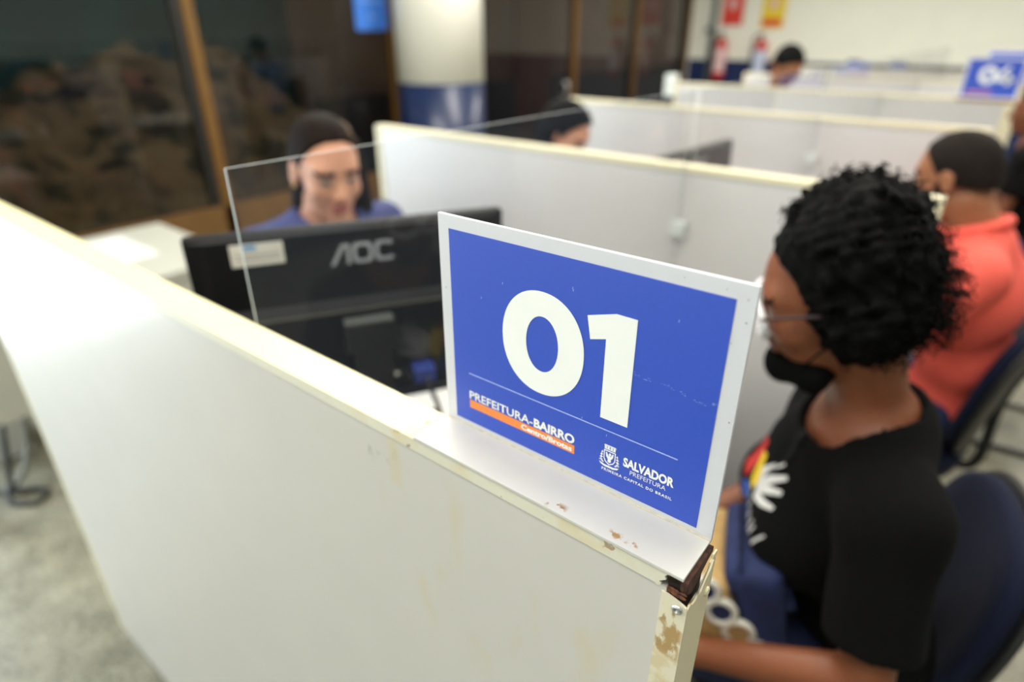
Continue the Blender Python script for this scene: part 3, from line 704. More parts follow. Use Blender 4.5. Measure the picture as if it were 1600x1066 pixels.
def visitor_chair(label, loc, rz):
    t = thing('visitor_chair', label, 'chair', loc, rz, group='navy visitor chairs at the booths')
    pad('seat', 0.47, 0.46, 0.06, 'fabric_navy', t, lambda u, v, d: (v, u, 0.405 + d))
    pad('seat_pan', 0.46, 0.45, 0.02, 'blackplastic', t, lambda u, v, d: (v, u, 0.366 + d))
    tilt = R(10)
    def fb(off):
        def f(u, v, d):
            z = v + 0.0; x = d + off + 0.55 * u * u            # curved round the sitter
            return (-0.235 - math.sin(tilt) * z + math.cos(tilt) * x, u, 0.672 + math.cos(tilt) * z + math.sin(tilt) * x)
        return f
    b = pad('backrest', 0.45, 0.43, 0.045, 'fabric_navy', t, fb(0.0), 3.0, 0.3)
    pad('back_shell', 0.475, 0.455, 0.022, 'blackplastic', b, fb(-0.026), 3.0, 0.1)
    tube('back_support', smooth_path([(-0.02, 0, 0.355), (-0.20, 0, 0.345), (-0.265, 0, 0.39), (-0.262, 0, 0.60), (-0.285, 0, 0.74)], 5), 0.016, 'tube', t, 10)
    for s in (-1, 1):
        tube('leg', smooth_path([(-0.20, s * 0.16, 0.348), (0.10, s * 0.18, 0.348), (0.19, s * 0.21, 0.32), (0.22, s * 0.225, 0.20), (0.22, s * 0.225, 0.06), (0.17, s * 0.225, 0.013), (-0.05, s * 0.225, 0.013), (-0.24, s * 0.215, 0.013)], 5), 0.0125, 'tube', t, 10)
    tube('floor_bar', smooth_path([(-0.24, -0.215, 0.013), (-0.262, -0.18, 0.013), (-0.262, 0.18, 0.013), (-0.24, 0.215, 0.013)], 5), 0.0125, 'tube', t, 10)
    tube('cross_bar', [(-0.16, -0.16, 0.347), (-0.16, 0.16, 0.347)], 0.011, 'tube', t, 10)
    return t
CH1 = visitor_chair('navy chair the woman in the black shirt sits on, at the lower right corner', (0.0, 0.87, 0), R(180 + 12))
c2 = copy_tree(CH1); c2.location = (0.0, 1.97, 0); c2.rotation_euler = (0, 0, R(174)); c2['label'] = 'navy chair with black tube legs under the man in the coral shirt'
c3 = copy_tree(CH1); c3.location = (0.30, 2.98, 0); c3.rotation_euler = (0, 0, R(185)); c3['label'] = 'empty navy chair behind the man in the coral shirt, at the right edge'

# ================================================================== PEOPLE
class Field:
    """signed-distance volume blended with smooth unions, turned into one continuous surface"""
    def __init__(self, lo, hi, h):
        self.lo = np.array(lo, float); self.h = h
        self.n = np.ceil((np.array(hi) - self.lo) / h).astype(int) + 1
        self.d = np.full(self.n, 1.0, np.float32)
    def _sub(self, lo, hi):
        a = np.clip(np.floor((np.array(lo) - self.lo) / self.h).astype(int), 0, self.n)
        b = np.clip(np.ceil((np.array(hi) - self.lo) / self.h).astype(int) + 1, 0, self.n)
        if np.any(b <= a): return None, None
        ax = [(self.lo[i] + self.h * np.arange(a[i], b[i])).astype(np.float32) for i in range(3)]
        return (slice(a[0], b[0]), slice(a[1], b[1]), slice(a[2], b[2])), np.meshgrid(*ax, indexing='ij')
    def put(self, lo, hi, fn, k, op):
        m = 2 * k + 3 * self.h
        sl, g = self._sub(np.array(lo) - m, np.array(hi) + m)
        if sl is None: return
        b = fn(*g); a = self.d[sl]
        if op == 'u':
            t = np.clip(0.5 + 0.5 * (a - b) / k, 0, 1); self.d[sl] = a + (b - a) * t - k * t * (1 - t)
        elif op == 's':
            b = -b; t = np.clip(0.5 - 0.5 * (a - b) / k, 0, 1); self.d[sl] = a + (b - a) * t + k * t * (1 - t)
    def cone(self, a, b, ra, rb, k=0.02, op='u', flat=None):
        a = np.array(a, float); b = np.array(b, float); ab = b - a; L2 = max(ab @ ab, 1e-9)
        def fn(X, Y, Z):
            px, py, pz = X - a[0], Y - a[1], Z - a[2]
            t = np.clip((px * ab[0] + py * ab[1] + pz * ab[2]) / L2, 0, 1)
            d = np.sqrt((px - t * ab[0]) ** 2 + (py - t * ab[1]) ** 2 + (pz - t * ab[2]) ** 2) - (ra + (rb - ra) * t)
            if flat is not None:
                nn = ab / math.sqrt(L2)
                d = np.maximum(d, (X - b[0]) * nn[0] + (Y - b[1]) * nn[1] + (Z - b[2]) * nn[2] - flat)
            return d
        r = max(ra, rb)
        self.put(np.minimum(a, b) - r, np.maximum(a, b) + r, fn, k, op)
    def ell(self, c, r, Rm=None, k=0.02, op='u', noise=None):
        c = np.array(c, float); r = np.array(r, float)
        Q = np.eye(3) if Rm is None else np.array(Rm, float)
        def fn(X, Y, Z):
            p = [X - c[0], Y - c[1], Z - c[2]]
            q = [(p[0] * Q[0, i] + p[1] * Q[1, i] + p[2] * Q[2, i]) for i in range(3)]
            k0 = np.sqrt((q[0] / r[0]) ** 2 + (q[1] / r[1]) ** 2 + (q[2] / r[2]) ** 2)
            k1 = np.sqrt((q[0] / r[0] ** 2) ** 2 + (q[1] / r[1] ** 2) ** 2 + (q[2] / r[2] ** 2) ** 2) + 1e-6
            d = k0 * (k0 - 1) / k1
            return d if noise is None else d + noise(X, Y, Z)
        m = r.max()
        self.put(c - m, c + m, fn, k, op)
    def cut(self, p, n, k=0.004):
        """remove what lies on the +n side of the plane through p"""
        n = np.array(n, float); n = n / np.linalg.norm(n); p = np.array(p, float)
        sl, g = self._sub(self.lo, self.lo + self.h * self.n)
        pl = (g[0] - p[0]) * n[0] + (g[1] - p[1]) * n[1] + (g[2] - p[2]) * n[2]
        self.d[sl] = np.maximum(self.d[sl], pl)
    def mesh(self):
        d = self.d.copy()
        d[0] = d[-1] = 1; d[:, 0] = d[:, -1] = 1; d[:, :, 0] = d[:, :, -1] = 1
        s = d < 0
        n = np.array(d.shape)
        corners = [(i, j, k) for i in (0, 1) for j in (0, 1) for k in (0, 1)]
        def cs(a, c): return a[c[0]:n[0] - 1 + c[0], c[1]:n[1] - 1 + c[1], c[2]:n[2] - 1 + c[2]]
        cnt = sum(cs(s, c).astype(np.int8) for c in corners)
        act = (cnt > 0) & (cnt < 8)
        idx = np.argwhere(act)
        vid = np.full(act.shape, -1, np.int32); vid[act] = np.arange(len(idx))
        acc = np.zeros((len(idx), 3)); num = np.zeros(len(idx))
        I, J, K = idx.T
        for a in corners:
            for ax in range(3):
                if a[ax]: continue
                b = list(a); b[ax] = 1
                va = d[I + a[0], J + a[1], K + a[2]]; vb = d[I + b[0], J + b[1], K + b[2]]
                x = (va < 0) != (vb < 0)
                t = np.where(x, va / np.where(x, va - vb, 1), 0)
                p = np.tile(np.array(a, float), (len(idx), 1)); p[:, ax] = t
                acc[x] += p[x]; num[x] += 1
        V = self.lo + self.h * (idx + acc / num[:, None])
        Fs = []
        for ax in range(3):
            o = [i for i in range(3) if i != ax]
            sa = [slice(None)] * 3; sb = [slice(None)] * 3; sa[ax] = slice(0, -1); sb[ax] = slice(1, None)
            x = s[tuple(sa)] != s[tuple(sb)]
            e = np.argwhere(x)
            e = e[(e[:, o[0]] > 0) & (e[:, o[1]] > 0) & (e[:, o[0]] < n[o[0]] - 1) & (e[:, o[1]] < n[o[1]] - 1)]
            q = []
            for (u, v) in ((0, 0), (1, 0), (1, 1), (0, 1)):
                c = e.copy(); c[:, o[0]] -= u; c[:, o[1]] -= v
                q.append(vid[c[:, 0], c[:, 1], c[:, 2]])
            q = np.stack(q, 1)
            ins = s[e[:, 0], e[:, 1], e[:, 2]]
            flip = ins if ax != 1 else ~ins
            q[~flip] = q[~flip][:, ::-1]
            Fs.append(q)
        Fq = np.concatenate(Fs)
        # a light smoothing that keeps volume
        for lam in (0.5, -0.52):
            S_ = np.zeros_like(V); C_ = np.zeros(len(V))
            for a_, b_ in ((0, 1), (1, 2), (2, 3), (3, 0)):
                np.add.at(S_, Fq[:, a_], V[Fq[:, b_]]); np.add.at(C_, Fq[:, a_], 1)
                np.add.at(S_, Fq[:, b_], V[Fq[:, a_]]); np.add.at(C_, Fq[:, b_], 1)
            V = V + lam * (S_ / np.maximum(C_, 1)[:, None] - V)
        return V, Fq
    def value(self, P):
        q = np.clip((np.asarray(P) - self.lo) / self.h, 0, self.n - 1.001); i = q.astype(int); f = q - i
        out = 0
        for a in (0, 1):
            for b in (0, 1):
                for c in (0, 1):
                    w_ = (f[:, 0] if a else 1 - f[:, 0]) * (f[:, 1] if b else 1 - f[:, 1]) * (f[:, 2] if c else 1 - f[:, 2])
                    out = out + w_ * self.d[i[:, 0] + a, i[:, 1] + b, i[:, 2] + c]
        return out
def np_mesh(name, V, F_, m, parent, smooth=True, mi=None):
    me = bpy.data.meshes.new(name)
    me.from_pydata(V.tolist(), [], F_.tolist())
    if smooth: me.polygons.foreach_set('use_smooth', np.ones(len(me.polygons), bool))
    o = link(name, me, m, parent)
    if mi is not None: me.polygons.foreach_set('material_index', mi.astype(np.int32))
    me.update()
    return o

def rot(yaw, pitch=0.0, roll=0.0):
    """columns: forward, left, up. pitch > 0 looks down"""
    cy, sy = math.cos(yaw), math.sin(yaw); cp, sp = math.cos(pitch), math.sin(pitch)
    A = np.array([[cy, -sy, 0], [sy, cy, 0], [0, 0, 1.0]])
    B = np.array([[cp, 0, sp], [0, 1, 0], [-sp, 0, cp]])
    cr, sr = math.cos(roll), math.sin(roll)
    C_ = np.array([[1, 0, 0], [0, cr, -sr], [0, sr, cr]])
    return A @ B @ C_

def hand(F_, wrist, aim, palm_up, side, s=1.0):
    """palm, five separate fingers with a knuckle bend, thumb off the side of the palm"""
    w_ = np.array(wrist, float); a = np.array(aim, float); a /= np.linalg.norm(a)
    u = np.array(palm_up, float); u -= a * (u @ a); u /= np.linalg.norm(u)
    l = np.cross(u, a) * side
    P = lambda x, y, z: w_ + s * (a * x + l * y + u * z)
    F_.cone(P(0.0, 0, 0), P(0.05, 0.012, 0), 0.024 * s, 0.022 * s, 0.012)
    for y in (-0.026, -0.009, 0.009, 0.026): F_.cone(P(0.03, y * 0.7, 0), P(0.088, y, 0.004), 0.014 * s, 0.0115 * s, 0.010)
    for y, L1 in ((-0.028, 0.058), (-0.0095, 0.074), (0.0095, 0.080), (0.028, 0.070)):
        b = P(0.088, y, 0.004); m_ = P(0.088 + L1 * 0.5, y * 1.12, -0.004); e = P(0.088 + L1 * 0.86, y * 1.16, -0.028)
        F_.cone(b, m_, 0.0095 * s, 0.0085 * s, 0.004); F_.cone(m_, e, 0.0085 * s, 0.007 * s, 0.004)
    F_.cone(P(0.028, 0.024, -0.004), P(0.062, 0.050, -0.010), 0.0125 * s, 0.0105 * s, 0.008); F_.cone(P(0.062, 0.050, -0.010), P(0.090, 0.056, -0.018), 0.010 * s, 0.008 * s, 0.004)

def head_prims(F_, hc, Rh, s=1.0, fem=True):
    P = lambda x, y, z: np.array(hc) + s * (Rh @ np.array([x, y, z]))
    E_ = lambda c, r, k=0.02, op='u': F_.ell(P(*c), np.array(r) * s, Rh, k * s, op)
    Cn = lambda a, b, ra, rb, k=0.015, op='u': F_.cone(P(*a), P(*b), ra * s, rb * s, k * s, op)
    E_((-0.012, 0, 0.036), (0.096, 0.075, 0.084), 0.01)
    E_((0.026, 0, -0.022), (0.062, 0.058, 0.082), 0.03)
    E_((0.028, 0, -0.078), (0.046, 0.046 if fem else 0.05, 0.036), 0.03)
    E_((0.070, 0, -0.098), (0.020, 0.022, 0.016), 0.02)
    Cn((0.066, -0.036, 0.026), (0.066, 0.036, 0.026), 0.018, 0.018, 0.02)
    for y in (-1, 1): E_((0.056, y * 0.040, -0.026), (0.026, 0.022, 0.024), 0.02)
    for y in (-1, 1): E_((0.094, y * 0.031, 0.004), (0.014, 0.017, 0.011), 0.012, 's')
    for y in (-1, 1): E_((0.072, y * 0.031, 0.003), (0.0135, 0.0155, 0.0125), 0.003)
    Cn((0.082, 0, 0.010), (0.104, 0, -0.026), 0.009, 0.0125, 0.010)
    for y in (-1, 1): E_((0.094, y * 0.0125, -0.030), (0.011, 0.009, 0.008), 0.006)
    E_((0.086, 0, -0.056), (0.013, 0.025, 0.0075), 0.006)
    E_((0.084, 0, -0.068), (0.013, 0.021, 0.0085), 0.006)
    for y in (-1, 1):
        E_((-0.010, y * 0.077, -0.006), (0.019, 0.008, 0.031), 0.006)
        E_((-0.006, y * 0.083, -0.004), (0.010, 0.006, 0.018), 0.004, 's')

def person(label, base, yaw, seat, headc, head_rot, skin, P, h=0.008, fem=True, hs=1.0, legs=True, group=None, ):
    """P: dict of world joints (pelvis, waist, chest, neck, sh, el, wr, kn, an for both sides)"""
    t = thing('person', label, 'person', (base[0], base[1], 0), 0, group)
    off = np.array([base[0], base[1], 0.0])
    L_ = lambda p: np.array(p, float) - off
    J = {k: [L_(q) for q in v] if isinstance(v, list) else L_(v) for k, v in P.items()}
    hc = L_(headc); Rh = rot(*head_rot); Ry = rot(yaw)
    allp = [hc + [0.16, 0.16, 0.18], hc - [0.16, 0.16, 0.18]]
    for v in J.values(): allp += v if isinstance(v, list) else [v]
    allp = np.array(allp); lo = allp.min(0) - 0.24; hi = allp.max(0) + 0.24; lo[2] = max(lo[2], -0.02)
    k_ = P_scale = hs
    def torso(F_, g):
        F_.ell(J['pelvis'], np.array([0.115, 0.165, 0.115]) * k_ + g, Ry, 0.05)
        sd = J['neck'] - J['pelvis']; sd = sd / np.linalg.norm(sd)
        lf = Ry[:, 1]; fw_ = np.cross(lf, sd); Rt = np.stack([fw_, lf, sd], 1)
        F_.ell(J['waist'], np.array([0.105, 0.140, 0.13]) * k_ + g, Rt, 0.04)
        F_.ell(J['chest'], np.array([0.115, 0.155, 0.15]) * k_ + g, Rt, 0.04)
        if fem:
            for s in (-1, 1): F_.ell(J['chest'] + fw_ * 0.085 * k_ + lf * s * 0.075 * k_ - sd * 0.03, np.array([0.06, 0.065, 0.065]) * k_ + g, Rt, 0.04)
        up = J['neck'] - sd * 0.04
        for s in (0, 1): F_.cone(up, J['sh'][s], 0.062 * k_ + g, 0.052 * k_ + g, 0.05)
        F_.cone(J['chest'], up, 0.10 * k_ + g, 0.065 * k_ + g, 0.05)
        return Rt
    B_ = Field(lo, hi, h)
    Rt = torso(B_, 0.0)
    nk = hc + hs * (Rh @ np.array([-0.035, 0, -0.065]))
    B_.cone(nk, J['neck'], (0.050 if fem else 0.058) * hs, (0.054 if fem else 0.066) * hs, 0.02)
    for s in (0, 1):
        B_.cone(J['sh'][s], J['el'][s], 0.047 * k_, 0.037 * k_, 0.03)
        B_.cone(J['el'][s], J['wr'][s], 0.038 * k_, 0.026 * k_, 0.01)
        hand(B_, J['wr'][s], J['wr'][s] - J['el'][s] * 1.0 + np.array([0, 0, -0.02]), (0, 0, 1), -1 if s == 0 else 1, 0.95 * k_)
        if legs:
            hip = J['pelvis'] + Ry @ np.array([0.02, (-1, 1)[s] * 0.09, -0.02])
            B_.cone(hip, J['kn'][s], 0.080 * k_, 0.054 * k_, 0.03); B_.cone(J['kn'][s], J['an'][s], 0.054 * k_, 0.036 * k_, 0.02)
            B_.cone(J['an'][s] + [0, 0, -0.02], J['an'][s] + Ry @ np.array([0.14, 0, -0.045]), 0.034, 0.026, 0.02)
    head_prims(B_, hc, Rh, hs, fem)
    V, Fq = B_.mesh()
    ctr = V[Fq].mean(1)
    q = (ctr - hc) @ Rh / hs
    mi = np.zeros(len(Fq), int)
    lips = (np.abs(q[:, 1]) < 0.025 - 0.25 * np.abs(q[:, 2] + 0.062)) & (q[:, 2] > -0.077) & (q[:, 2] < -0.050) & (q[:, 0] > 0.086)
    mi[lips] = 1
    for y in (-1, 1):
        e = np.array([0.072, y * 0.031, 0.003]); dd = q - e
        eye = (np.abs(dd[:, 1]) < 0.0145) & (np.abs(dd[:, 2]) < 0.0058) & (q[:, 0] > 0.078)
        mi[eye] = 2
        iris = eye & (np.abs(dd[:, 1]) < 0.0062)
        mi[iris] = 3
        brow = (np.abs(dd[:, 1] - y * 0.003) < 0.022) & (np.abs(q[:, 2] - 0.0275 + 0.06 * np.abs(dd[:, 1])) < 0.0055) & (q[:, 0] > 0.05)
        mi[brow] = 4
    body = np_mesh('body', V, Fq, [skin['skin'], skin['lips'], 'eye_white', 'iris', skin['brow']], t, True, mi)
    return dict(t=t, J=J, hc=hc, Rh=Rh, Ry=Ry, Rt=Rt, lo=lo, hi=hi, torso=torso, hs=hs, off=off, L=L_, body=body, sdf=B_)

def shirt(p, m, h, g=0.013, sleeve=0.7, neck_r=0.085, neck_dz=0.0, neck_fw=0.02, full=False, name='shirt', extra=None, fold=0.004):
    J = p['J']; F_ = Field(p['lo'], p['hi'], h)
    p['torso'](F_, g)
    for s in (0, 1):
        a, b = J['sh'][s], J['el'][s]
        if full:
            F_.cone(a, b, 0.060, 0.052, 0.04); F_.cone(b, J['wr'][s], 0.052, 0.038, 0.015, 'u', flat=-0.02)
        else:
            e = a + (b - a) * sleeve
            F_.cone(a, e, 0.062 + g * 0.3, 0.062 + g * 0.3, 0.035, 'u', flat=0.0)
    # hem at the hips
    F_.cut(J['pelvis'] + np.array([0, 0, -0.05]), (0, 0, -1))
    # neck opening
    nk = J['neck'] + p['Rt'][:, 0] * neck_fw
    F_.cone(nk + np.array([0, 0, neck_dz]), nk + np.array([0, 0, 0.14]), neck_r, neck_r * 1.25, 0.006, 's')
    if extra: extra(F_)
    if fold:
        # soft creases in the cloth
        g_ = F_._sub(p['lo'], p['hi'])[1]
        F_.d += (fold * np.sin(38 * g_[2] + 16 * g_[0] + 3 * np.sin(17 * g_[1])) * np.sin(21 * g_[1] - 9 * g_[2] + 2)).astype(np.float32) * 0.5
    V, Fq = F_.mesh()
    o = np_mesh(name, V, Fq, m, p['t']); p['shirt'] = F_
    return o
def trousers(p, m, h=0.012):
    J = p['J']; F_ = Field(p['lo'], p['hi'], h)
    F_.ell(J['pelvis'], np.array([0.128, 0.178, 0.125]), p['Ry'], 0.05)
    for s in (0, 1):
        hip = J['pelvis'] + p['Ry'] @ np.array([0.02, (-1, 1)[s] * 0.09, -0.02])
        F_.cone(hip, J['kn'][s], 0.096, 0.070, 0.03); F_.cone(J['kn'][s], J['an'][s] + np.array([0, 0, -0.01]), 0.070, 0.055, 0.02, 'u', flat=0.0)
    F_.cut(J['pelvis'] + np.array([0, 0, 0.06]), (0, 0, 1))
    V, Fq = F_.mesh(); np_mesh('trousers', V, Fq, m, p['t'])
    for s in (0, 1):
        G = Field(J['an'][s] - 0.22, J['an'][s] + 0.22, 0.008)
        a = J['an'][s]
        G.cone(a + np.array([0, 0, -0.005]), a + p['Ry'] @ np.array([-0.01, 0, -0.035]), 0.046, 0.044, 0.02)
        G.cone(a + p['Ry'] @ np.array([-0.02, 0, -0.042]), a + p['Ry'] @ np.array([0.15, 0, -0.048]), 0.042, 0.038, 0.02)
        zmin = 0.002
        G.cut((0, 0, zmin), (0, 0, -1))
        V, Fq = G.mesh(); np_mesh('shoe', V, Fq, 'blackplastic', p['t'])
def hair_cap(p, m, name='hair', grow=0.009, front=0.066, extra=None, h=0.005, drop=-0.02, noise=0.0015, curls=None):
    """hair over the cranium; the face side is cut away along a hairline"""
    hc, Rh, s = p['hc'], p['Rh'], p['hs']
    P = lambda x, y, z: hc + s * (Rh @ np.array([x, y, z]))
    G = Field(hc - 0.30, hc + 0.30, h)
    nz = (lambda X, Y, Z: noise * np.sin(230 * X + 90 * Z) * np.sin(210 * Y + 120 * Z)) if noise else None
    G.ell(P(-0.014, 0, 0.036), np.array([0.098 + grow, 0.076 + grow, 0.086 + grow]) * s, Rh, 0.01, 'u', nz)
    G.ell(P(-0.045, 0, -0.02), np.array([0.062 + grow, 0.064 + grow, 0.075]) * s, Rh, 0.03, 'u', nz)
    # open the face
    G.ell(P(0.084, 0, -0.022), np.array([0.092, 0.108, front + 0.050]) * s, Rh, 0.008, 's')
    for y in (-1, 1): G.ell(P(-0.004, y * 0.085, -0.020), np.array([0.024, 0.03, 0.045]) * s, Rh, 0.006, 's')
    n = Rh @ np.array([0.25, 0, -1.0])
    G.cut(P(-0.06, 0, drop - 0.05), n)
    if extra: extra(G, P)
    V, Fq = G.mesh()
    if curls is not None:
        cv, cf = curls(P)
        Fq = np.concatenate([Fq, cf + len(V)]); V = np.concatenate([V, cv])
    return np_mesh(name, V, Fq, m, p['t'])

M['eye_white'] = mat('eye_white', S(170, 160, 152), 0.3)
M['iris'] = mat('dark_iris', S(40, 26, 20), 0.2)
M['skin_dark'] = mat('deep_brown_skin', S(136, 80, 52), 0.45, 0.08, 30, sss=0.05)
M['lips_dark'] = mat('brown_lips', S(106, 58, 50), 0.42)
M['skin_mid'] = mat('brown_skin', S(158, 104, 72), 0.5, 0.06, 30, sss=0.05)
M['lips_mid'] = mat('mid_lips', S(140, 84, 72), 0.5)
M['skin_light'] = mat('tan_skin', S(206, 150, 122), 0.5, 0.05, 30, sss=0.06)
M['lips_light'] = mat('rose_lips', S(176, 98, 88), 0.45)
M['hair_black'] = mat('black_hair', S(4, 4, 4), 0.75, 0.3, 120, spec=0.12)
M['hair_short'] = mat('short_dark_hair', S(28, 21, 18), 0.8, 0.4, 160, bump=0.3, spec=0.2)
M['hair_brown'] = mat('dark_brown_hair', S(22, 13, 9), 0.75, 0.4, 90, spec=0.12)
M['hair_blond'] = mat('highlighted_hair', S(104, 72, 40), 0.5, 0.4, 60)
M['shirt_black'] = mat('black_cotton', S(11, 11, 12), 0.95, 0.2, 120, bump=0.15, spec=0.15)
M['shirt_coral'] = mat('coral_cotton', S(240, 98, 84), 0.85, 0.06, 90, bump=0.15)
M['jacket'] = mat('purple_blue_jacket', S(58, 66, 120), 0.8, 0.1, 40)
M['jeans'] = mat('dark_jeans', S(38, 48, 88), 0.85, 0.2, 200)
M['strap'] = mat('dark_grey_webbing', S(26, 26, 29), 0.9, 0.2, 300, spec=0.2)
M['mask'] = mat('black_mask', S(8, 8, 9), 0.9, 0.1, 120, spec=0.1)
M['glass_frame'] = mat('pale_glasses_frame', S(232, 232, 236), 0.3)
M['glass_arm'] = mat('dark_glasses_arm', S(50, 30, 34), 0.35)
M['lens'] = clear_mat('clear_lens', (0.95, 0.95, 0.96, 1), 0.02, S(215, 220, 228), 0.0)
M['gold'] = mat('gold', S(220, 180, 110), 0.3, 0.05, 30, metal=0.8)
DARK = dict(skin='skin_dark', lips='lips_dark', brow='hair_black')
MID = dict(skin='skin_mid', lips='lips_mid', brow='hair_black')
LIGHT = dict(skin='skin_light', lips='lips_light', brow='hair_brown')

# ---------------------------------------------------------------- the woman in the black shirt
def woman_black():
    hc = (-0.066, 0.66, 1.298); hrot = (R(192), R(20), R(-3))
    P = dict(pelvis=(0.11, 0.80, 0.575), waist=(0.065, 0.785, 0.735), chest=(0.005, 0.755, 0.905), neck=(0.014, 0.705, 1.118),
             sh=[(-0.045, 0.860, 1.025), (0.092, 0.580, 1.025)], el=[(-0.10, 0.93, 0.78), (0.125, 0.505, 0.785)],
             wr=[(-0.25, 0.80, 0.67), (-0.115, 0.50, 0.660)], kn=[(-0.29, 0.80, 0.53), (-0.27, 0.60, 0.53)], an=[(-0.33, 0.80, 0.085), (-0.31, 0.60, 0.085)])
    p = person('woman in black shirt and glasses with big curly hair, black mask under her chin', (0.11, 0.80), R(206), 0.46, hc, hrot, DARK, P, 0.0055, True, 1.0)
    s = shirt(p, 'shirt_black', 0.006, 0.014, 0.74, 0.082, 0.004, 0.022, fold=0.005)
    trousers(p, 'jeans')
    # curly hair: slicked to the head in front, a wide puff behind
    def ex(G, P_):
        nz = lambda X, Y, Z: 0.011 * np.sin(95 * X + 47 * Y + 20) * np.sin(88 * Y - 41 * Z) * np.sin(92 * Z + 37 * X) + 0.006 * np.sin(190 * X - 90 * Y + 3 * np.sin(60 * Z)) * np.sin(170 * Z + 80 * Y + 1)
        G.ell(P_(-0.038, 0, 0.074), (0.090, 0.104, 0.092), None, 0.02, 'u', nz)
        G.ell(P_(-0.052, 0.0, 0.000), (0.078, 0.112, 0.102), None, 0.02, 'u', nz)
    def curls(P_):
        rs = np.random.RandomState(4); Vs = []; Fs = []; nb = 0
        cs = [(np.array([-0.038, 0, 0.074]), 0.090), (np.array([-0.052, 0, 0.000]), 0.092)]
        for i in range(2200):
            c, r = cs[0] if rs.rand() < 0.5 else cs[1]
            dr = rs.normal(size=3); dr /= np.linalg.norm(dr)
            if dr[0] > 0.45 and dr[2] < 0.6: continue
            root = c + dr * r * 0.9
            ln = rs.uniform(0.012, 0.034); cr = rs.uniform(0.004, 0.008); tw = rs.uniform(2.0, 4.0) * 2 * PI; ph = rs.rand() * 6
            a = np.cross(dr, [0.3, 0.5, 0.8]); a /= np.linalg.norm(a); b = np.cross(dr, a)
            n = 10; sag = np.array([0, 0, -1.0]) * rs.uniform(0, 0.5)
            pts = [root + dr * ln * u + sag * ln * u * u + cr * (u ** 0.5) * (a * math.cos(tw * u + ph) + b * math.sin(tw * u + ph)) for u in np.linspace(0, 1, n)]
            pts = np.array([P_(*q) for q in pts])
            w_ = 0.0013
            ring = np.array([[1, 0, 0], [-0.5, 0.87, 0], [-0.5, -0.87, 0]])
            tn = np.gradient(pts, axis=0); tn /= np.linalg.norm(tn, axis=1)[:, None] + 1e-9
            u_ = np.cross(tn, [0.21, 0.35, 0.9]); u_ /= np.linalg.norm(u_, axis=1)[:, None] + 1e-9; v_ = np.cross(tn, u_)
            for k in range(n):
                ww = w_ * (1 - 0.5 * k / n)
                for q in ring: Vs.append(pts[k] + ww * (u_[k] * q[0] + v_[k] * q[1]))
            for k in range(n - 1):
                for j in range(3): Fs.append((nb + k * 3 + j, nb + k * 3 + (j + 1) % 3, nb + (k + 1) * 3 + (j + 1) % 3, nb + (k + 1) * 3 + j))
            nb += 3 * n
        return np.array(Vs), np.array(Fs)
    hair_cap(p, 'hair_black', 'hair', 0.006, 0.070, ex, 0.005, -0.03, 0.0012, curls)
    Pw = lambda x, y, z: Vector(p['hc'] + p['Rh'] @ np.array([x, y, z]))
    # glasses
    g = tube('glasses', [Pw(0.110 - 0.34 * abs(yy), yy, zz) for yy, zz in [(0.006 + 0.030 + 0.031 * math.cos(a), -0.002 + 0.027 * math.sin(a)) for a in [k * PI / 12 for k in range(24)]]], 0.0062, 'glass_frame', p['t'], 8, True)
    tube('rim', [Pw(0.110 - 0.34 * abs(yy), -yy, zz) for yy, zz in [(0.006 + 0.030 + 0.031 * math.cos(a), -0.002 + 0.027 * math.sin(a)) for a in [k * PI / 12 for k in range(24)]]], 0.0062, 'glass_frame', g, 8, True)
    tube('bridge', [Pw(0.103, -0.008, 0.003), Pw(0.107, 0, 0.006), Pw(0.103, 0.008, 0.003)], 0.0022, 'glass_frame', g)
    for s_ in (-1, 1):
        tube('temple_arm', smooth_path([Pw(0.088, s_ * 0.067, 0.006), Pw(0.082, s_ * 0.071, 0.009), Pw(0.02, s_ * 0.083, 0.009), Pw(-0.012, s_ * 0.087, 0.004)], 4), 0.0025, 'glass_arm', g)
        bm = bmesh.new(); c = [bm.verts.new(Pw(0.1095 - 0.34 * (0.036 + 0.0290 * math.cos(k * PI / 10)), s_ * (0.036 + 0.0290 * math.cos(k * PI / 10)), -0.002 + 0.0250 * math.sin(k * PI / 10))) for k in range(20)]; bm.faces.new(c)
        fin(bm, 'lens', 'lens', g)
    # mask pulled under the chin, with its ear loop
    G = Field(p['hc'] - 0.2, p['hc'] + 0.2, 0.004)
    G.ell(np.array(Pw(0.050, 0, -0.098)), (0.056, 0.054, 0.032), p['Rh'], 0.01)
    G.ell(np.array(Pw(0.088, 0, -0.098)), (0.022, 0.030, 0.030), p['Rh'], 0.015)
    G.cone(np.array(Pw(0.04, -0.05, -0.105)), np.array(Pw(0.04, 0.05, -0.105)), 0.022, 0.022, 0.02)
    V, Fq = G.mesh(); mk = np_mesh('face_mask', V, Fq, 'mask', p['t'])
    for s_ in (-1, 1): tube('ear_loop', smooth_path([Pw(0.055, s_ * 0.053, -0.085), Pw(0.025, s_ * 0.070, -0.055), Pw(-0.004, s_ * 0.082, -0.030), Pw(-0.020, s_ * 0.086, 0.0)], 5), 0.0017, 'mask', mk, 6)
    # bag strap across the chest
    A = p['J']; Fs_ = p['shirt']
    def onshirt(pt, d, off=0.004):
        q = np.array(pt, float); d = np.array(d, float); d /= np.linalg.norm(d)
        for _ in range(60):
            v = Fs_.value(q[None])[0]
            if v < off: return q
            q = q + d * max(min(v, 0.05) - off * 0.5, 0.001)
        return None
    # printed design on the chest
    Rt = p['Rt']; ch = A['chest']
